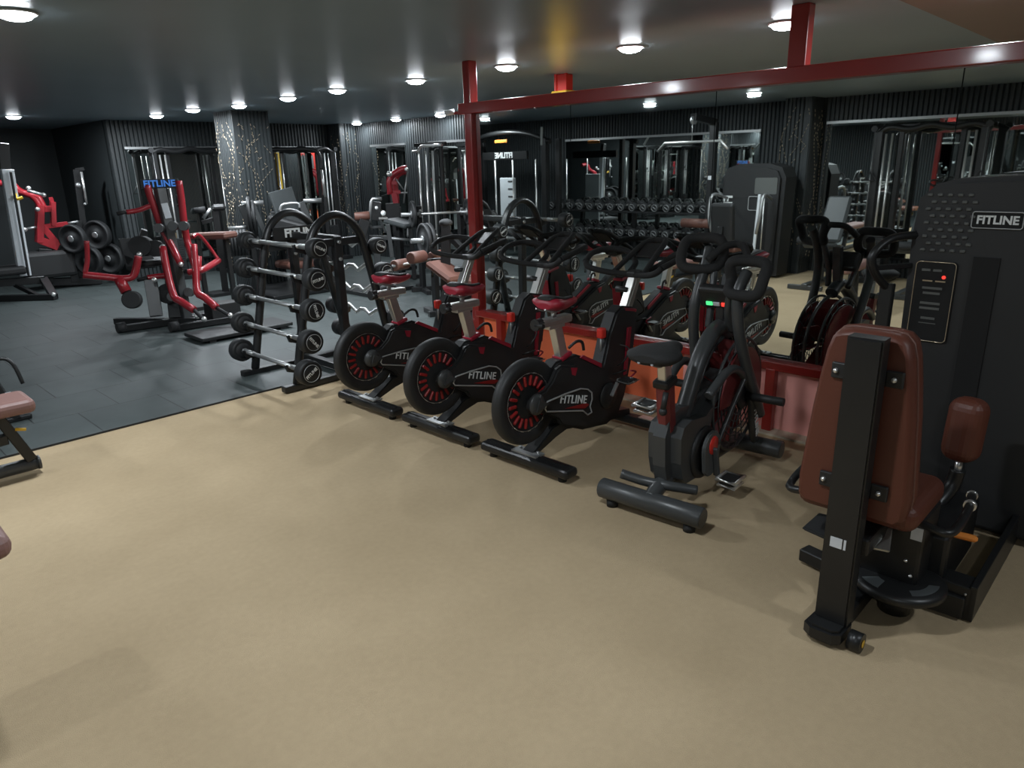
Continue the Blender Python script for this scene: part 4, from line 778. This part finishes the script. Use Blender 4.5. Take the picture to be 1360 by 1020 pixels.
P(t, 'pad', 'pad', Bar(Q(518, 292, 10.0), Q(548, 300, 9.8), .34, .06, bev=.02)); q = Q(530, 300, 9.9); P(t, 'leg', 'black', Bar((q.x, q.y, .02), q, .07), Bar((q.x-.2, q.y+.12, .03), (q.x+.2, q.y-.12, .03), .06)); P(t, 'leg', 'black', Bar(Q(545, 303, 9.8), V((Q(548, 330, 9.8).x, Q(548, 330, 9.8).y, .02)), .06)); P(t, 'rail', 'steel', C(Q(512, 316, 9.7), Q(548, 319, 9.7), .02))
# far red lever machine --------------------------------------------------------------
def Fr(px, py, d=10.9): return AD(px, py, d)
c = Fr(528, 300)
t = T('arm_curl_machine', 'small distant machine with red curved arms by the side wall mirror', 'gym machine', (c.x, c.y, .012), world=True)
P(t, 'red_arm', 'red', Tb([Fr(541, 223), Fr(531, 226), Fr(521, 233), Fr(517, 242), Fr(519, 258)], .045, 8, k=3), Tb([Fr(541, 228, 11.1), Fr(531, 230, 11.1), Fr(525, 240, 11.1), Fr(527, 270, 11.1)], .045, 8, k=3)); P(t, 'red_link', 'red', Bar(Fr(518, 243), Fr(527, 243), .05), Bar(Fr(514, 256), Fr(532, 255), .05), Bar(Fr(523, 256), Fr(526, 270), .08)); Ps(t, 'pivot', 'chrome', [Sp(Fr(517, 231, 10.75), .04), Sp(Fr(540, 225, 10.75), .03)]); P(t, 'rod', 'steel', C(Fr(541, 228), Fr(536, 270), .012), C(Fr(526, 238), Fr(536, 252), .01), C(Fr(530, 256), Fr(541, 256), .012)); P(t, 'body', 'black', Bar(Fr(521, 270), Fr(523, 292), .25, .2), Bar((c.x, c.y, .012), Fr(526, 275), .14, .14), B((c.x, c.y, .04), (.35, .35, .05)))
t = T('cable_station', 'tall narrow cable station at the side wall mirror near the red post', 'gym machine', (6.9, 8.45, .012), world=True)
for y in (8.1, 8.62): P(t, 'upright', 'black', Bar((6.95, y, .02), (6.95, y, 1.78), .045, .045, up=(0, 1, 0)))
P(t, 'top', 'black', Bar((6.95, 8.0, 1.79), (6.95, 8.68, 1.79), .05, .05)); P(t, 'wavy_bar', 'chrome', Tb([(6.88, 8.66, 1.70), (6.88, 8.55, 1.70), (6.88, 8.45, 1.77), (6.88, 8.0, 1.77)], .02, 8, smooth=False)); P(t, 'guide_rod', 'chrome', *[C((6.9, y, .1), (6.9, y, 1.7), .014) for y in (8.24, 8.4, 8.56)]); P(t, 'weight_stack', 'iron', *[B((6.92, 8.36, .12+k*.035), (.1, .16, .03)) for k in range(14)]); P(t, 'seat', 'satin', B((6.72, 8.4, .42), (.22, .3, .08), bev=.03), Bar((6.72, 8.4, .02), (6.72, 8.4, .4), .08)); P(t, 'roller_frame', 'steel', Tb([(6.6, 8.2, .5), (6.62, 8.25, .75), (6.62, 8.5, .75), (6.6, 8.55, .5)], .018, 8))
# ---------------------------------------------------------------- BEHIND THE VIEWER (seen in the mirrors)
def drack():
    t = T('dumbbell_rack', 'long two tier black dumbbell rack below the long wall mirror', 'dumbbell rack', (-1.85, 6.5, .012), world=True)
    for z in (.42, .80):
        P(t, 'shelf', 'black', Bar((-1.68, 5.0, z-.05), (-1.68, 8.1, z-.05), .05, .03), Bar((-1.96, 5.0, z+.02), (-1.96, 8.1, z+.02), .05, .03), Bar((-1.82, 5.0, z-.03), (-1.82, 8.1, z-.03), .24, .012, up=(-.25, 0, 1)))
    for y in (5.05, 6.5, 8.05): P(t, 'upright', 'black', Bar((-2.0, y, .03), (-1.9, y, .9), .06), Bar((-2.1, y, .03), (-1.5, y, .03), .06), Bar((-1.95, y, .78), (-1.66, y, .74), .04), Bar((-1.95, y, .40), (-1.66, y, .36), .04))
drack()
pr = None
for ti, z in enumerate((.455, .835)):
    for k in range(15):
        y = 5.17+k*.2; lab = 'round black dumbbell on the %s tier of the rack' % ('lower', 'upper')[ti]
        if pr is None:
            pr = t = T('dumbbell', lab, 'dumbbell', (-1.8, y, z), group='dumbbells on the two tier rack'); t.rotation_euler = (0, .12, 0)
            for s in (-1, 1):
                h_ = P(t, 'weight_head', 'iron', La([(.02, -.035), (.055, -.038), (.066, -.028), (.066, .028), (.055, .038), (.02, .038)], (s*.105, 0, 0), 'x', n=20)); P(h_, 'white_stripe', 'silver', B((s*.144, 0, 0), (.002, .06, .012), rot=(.6, 0, 0)), To((s*.143, 0, 0), .048, .003, 'x', n=20, m=5))
            P(t, 'handle', 'chrome', C((-.08, 0, 0), (.08, 0, 0), .015))
        else:
            t = copy_tree(pr); t.location = (-1.8, y, z); t['label'] = lab
def stack_machine(label, loc, rz, group='weight stack machines along the left wall'):
    """faces local -x like the foreground tower; person sits in front"""
    t = T('stack_machine', label, 'gym machine', loc, rz, group=group)
    tw = P(t, 'weight_tower', 'satin', Pr([(-.4, .03), (.4, .03), (.42, 1.25), (.36, 1.37), (.2, 1.42), (-.2, 1.42), (-.36, 1.37), (-.42, 1.25)], .0, .42, 'x', bev=.05))
    P(tw, 'placard', 'shade', Pr(rr(.05, 1.05, .34, 1.25, .02), -.006, 0, 'x')); P(tw, 'placard_frame', 'silver', Tb([(-.008, a, b) for a, b in rr(-.02, .85, .12, 1.02, .02)], .005, 5, smooth=False, closed=True)); P(tw, 'slot', 'dark', B((-.002, .2, .55), (.006, .07, .8))); P(tw, 'guide_rod', 'chrome', C((-.01, .19, .2), (-.01, .19, 1.0), .008))
    TX(tw, 'side_lettering', 'FITLINE', .17, 'white', (-.006, -.30, .75), (0, -PI/2, PI) if 0 else (PI/2, PI/2, -PI/2), bold=.03)
    P(t, 'seat', 'tan', B((-.45, .0, .42), (.36, .32, .08), bev=.03)); P(t, 'backrest', 'satin', B((-.68, 0, .72), (.09, .3, .52), rot=(0, -.1, 0), bev=.035)); P(t, 'seat_frame', 'black', B((-.45, 0, .22), (.1, .1, .35)), Bar((-.8, 0, .04), (.1, 0, .04), .1, .06), Bar((-.75, 0, .04), (-.72, 0, .7), .07))
    P(t, 'press_arm', 'steel', Tb([(-.05, .30, 1.0), (-.35, .34, 1.05), (-.42, .34, .8), (-.40, .30, .6)], .02, 8), Tb([(-.05, -.30, 1.0), (-.35, -.34, 1.05), (-.42, -.34, .8), (-.40, -.30, .6)], .02, 8)); P(t, 'white_lever', 'wpaint', Bar((-.06, .12, .2), (-.06, .15, 1.05), .035, .03, up=(1, 0, 0)))
    return t
sm = stack_machine('weight stack machine with white lever, right after the dumbbell rack', (-1.33, 4.32, 0), PI)
dup(cc, (-1.85, 1.95, 0), PI/2, 'cable crossover in front of the long mirror on the left wall', 'cable crossovers behind the viewer')
for k, (by, lab_) in enumerate(((3.3, 'grey padded utility bench nearest the ribbed column on the carpet'), (2.3, 'grey padded utility bench farther from the ribbed column on the carpet'))):
    t = T('utility_bench', lab_, 'bench', (-1.15, by, 0), world=True, group='grey benches behind the viewer')
    P(t, 'back_pad', 'pad', Bar((-1.35, by, .50), (-1.7 if k else -1.60, by, 1.02), .28, .07, bev=.025)); P(t, 'seat_pad', 'pad', Bar((-1.3, by, .46), (-.95, by, .50), .3, .07, bev=.025)); P(t, 'frame', 'grey', Bar((-1.5, by, .05), (-.75, by, .05), .07, .05), Bar((-1.2, by, .05), (-1.2, by, .44), .07, .07), Bar((-1.5, by, .05), (-1.5, by, .7), .05, .05), Bar((-.78, by-.2, .03), (-.78, by+.2, .03), .05)); P(t, 'roller', 'rubber', C((-.85, by-.16, .56), (-.85, by+.16, .56), .045))
dup(sm, (-1.62, .7, 0), PI, 'weight stack machine level with the leg machine on the left wall')
dup(sm, (.3, -1.9, 0), -PI/2+PI, 'weight stack machine with its back to the near wall')
t = T('lat_pulldown', 'tall lat pulldown frame standing at the dumbbell rack end', 'gym machine', (-1.2, 4.95, .012), world=True)
P(t, 'mast', 'black', Bar((-1.45, 4.95, .02), (-1.45, 4.95, 1.95), .09, .09, up=(0, 1, 0)), Bar((-1.45, 4.95, 1.95), (-.9, 4.95, 2.0), .08, .08)); P(t, 'pulley', 'steel', C((-.92, 4.93, 1.96), (-.92, 4.97, 1.96), .05)); P(t, 'wide_bar', 'chrome', Tb([(-.9, 4.45, 1.60), (-.9, 4.55, 1.70), (-.9, 5.35, 1.70), (-.9, 5.45, 1.60)], .016, 8, smooth=False)); P(t, 'cable', 'steel', C((-.9, 4.95, 1.7), (-.9, 4.95, 1.95), .005)); P(t, 'seat', 'tan', B((-.95, 4.95, .45), (.35, .35, .08), bev=.03)); P(t, 'base', 'black', Bar((-1.6, 4.95, .04), (-.6, 4.95, .04), .1, .06), Bar((-.95, 4.95, .04), (-.95, 4.95, .42), .08)); P(t, 'knee_roller', 'tan', C((-1.1, 4.75, .68), (-1.1, 5.15, .68), .06)); P(t, 'post_label', 'label', B((-1.40, 4.95, 1.25), (.004, .05, .05)))
# multi station with FITLINE header
t = T('multi_station', 'big cable multi station with FITLINE header near the dumbbell rack', 'gym machine', (-1.1, 8.45, .012), world=True)
for y in (7.60, 9.30): P(t, 'upright', 'black', Bar((-1.1, y, .02), (-1.1, y, 1.85), .09, .09, up=(0, 1, 0)), Bar((-1.42, y, .02), (-1.42, y, 1.85), .07, .07, up=(0, 1, 0)), Bar((-1.45, y, .04), (-.75, y, .04), .08, .06))
P(t, 'header', 'black', Tb([(-1.1, 7.50, 1.80), (-1.1, 7.95, 1.93), (-1.1, 8.45, 1.97), (-1.1, 8.95, 1.93), (-1.1, 9.40, 1.80)], .04, 8), B((-1.08, 8.45, 1.62), (.05, 1.0, .12))); TX(t, 'header_lettering', 'FITLINE', .12, 'white', (-1.05, 8.45, 1.62), TXE, bold=.03); P(t, 'orange_badge', 'orange', B((-1.05, 8.50, 1.84), (.02, .28, .05), bev=.01)); P(t, 'grip', 'chrome', Bar((-.9, 7.50, 1.75), (-.8, 7.40, 2.0), .03), Bar((-.9, 9.40, 1.75), (-.8, 9.50, 2.0), .03))
P(t, 'stack_shroud', 'wpaint', B((-1.13, 8.45, .85), (.05, .32, .85), bev=.01)); P(t, 'stack_marks', 'satin', *[B((-1.103, 8.37, .5+k*.12), (.004, .1, .02)) for k in range(7)]); P(t, 'guide_rod', 'chrome', *[C((-1.05, y, .1), (-1.05, y, 1.55), .013) for y in (8.25, 8.65, 7.75, 9.15)]); P(t, 'bench', 'satin', B((-.7, 8.45, .42), (.5, .3, .08), bev=.03), Bar((-.7, 8.45, .02), (-.7, 8.45, .4), .08))
# row of treadmills? small red press twins near the left wall
t = T('storage_rack', 'open shelf rack with pale rails beside the long wall mirror', 'rack', (-1.9, 9.0, .012), world=True)
t.location = (-1.9, 11.0, .012); OFF[t.name] = V(t.location)
for y in (10.5, 11.5): P(t, 'upright', 'frame_red', Bar((-1.9, y, .02), (-1.9, y, 1.6), .07, .07, up=(0, 1, 0)), Bar((-2.1, y, .03), (-1.6, y, .03), .06))
for z in (.5, .9, 1.3): P(t, 'rail', 'alu', Bar((-1.85, 10.45, z), (-1.85, 11.55, z), .04))
# ---------------------------------------------------------------- view settings
vs = scn.view_settings; vs.view_transform = 'Standard'; vs.look = 'None'; vs.gamma = 1; vs.use_curve_mapping = False; vs.exposure = .36
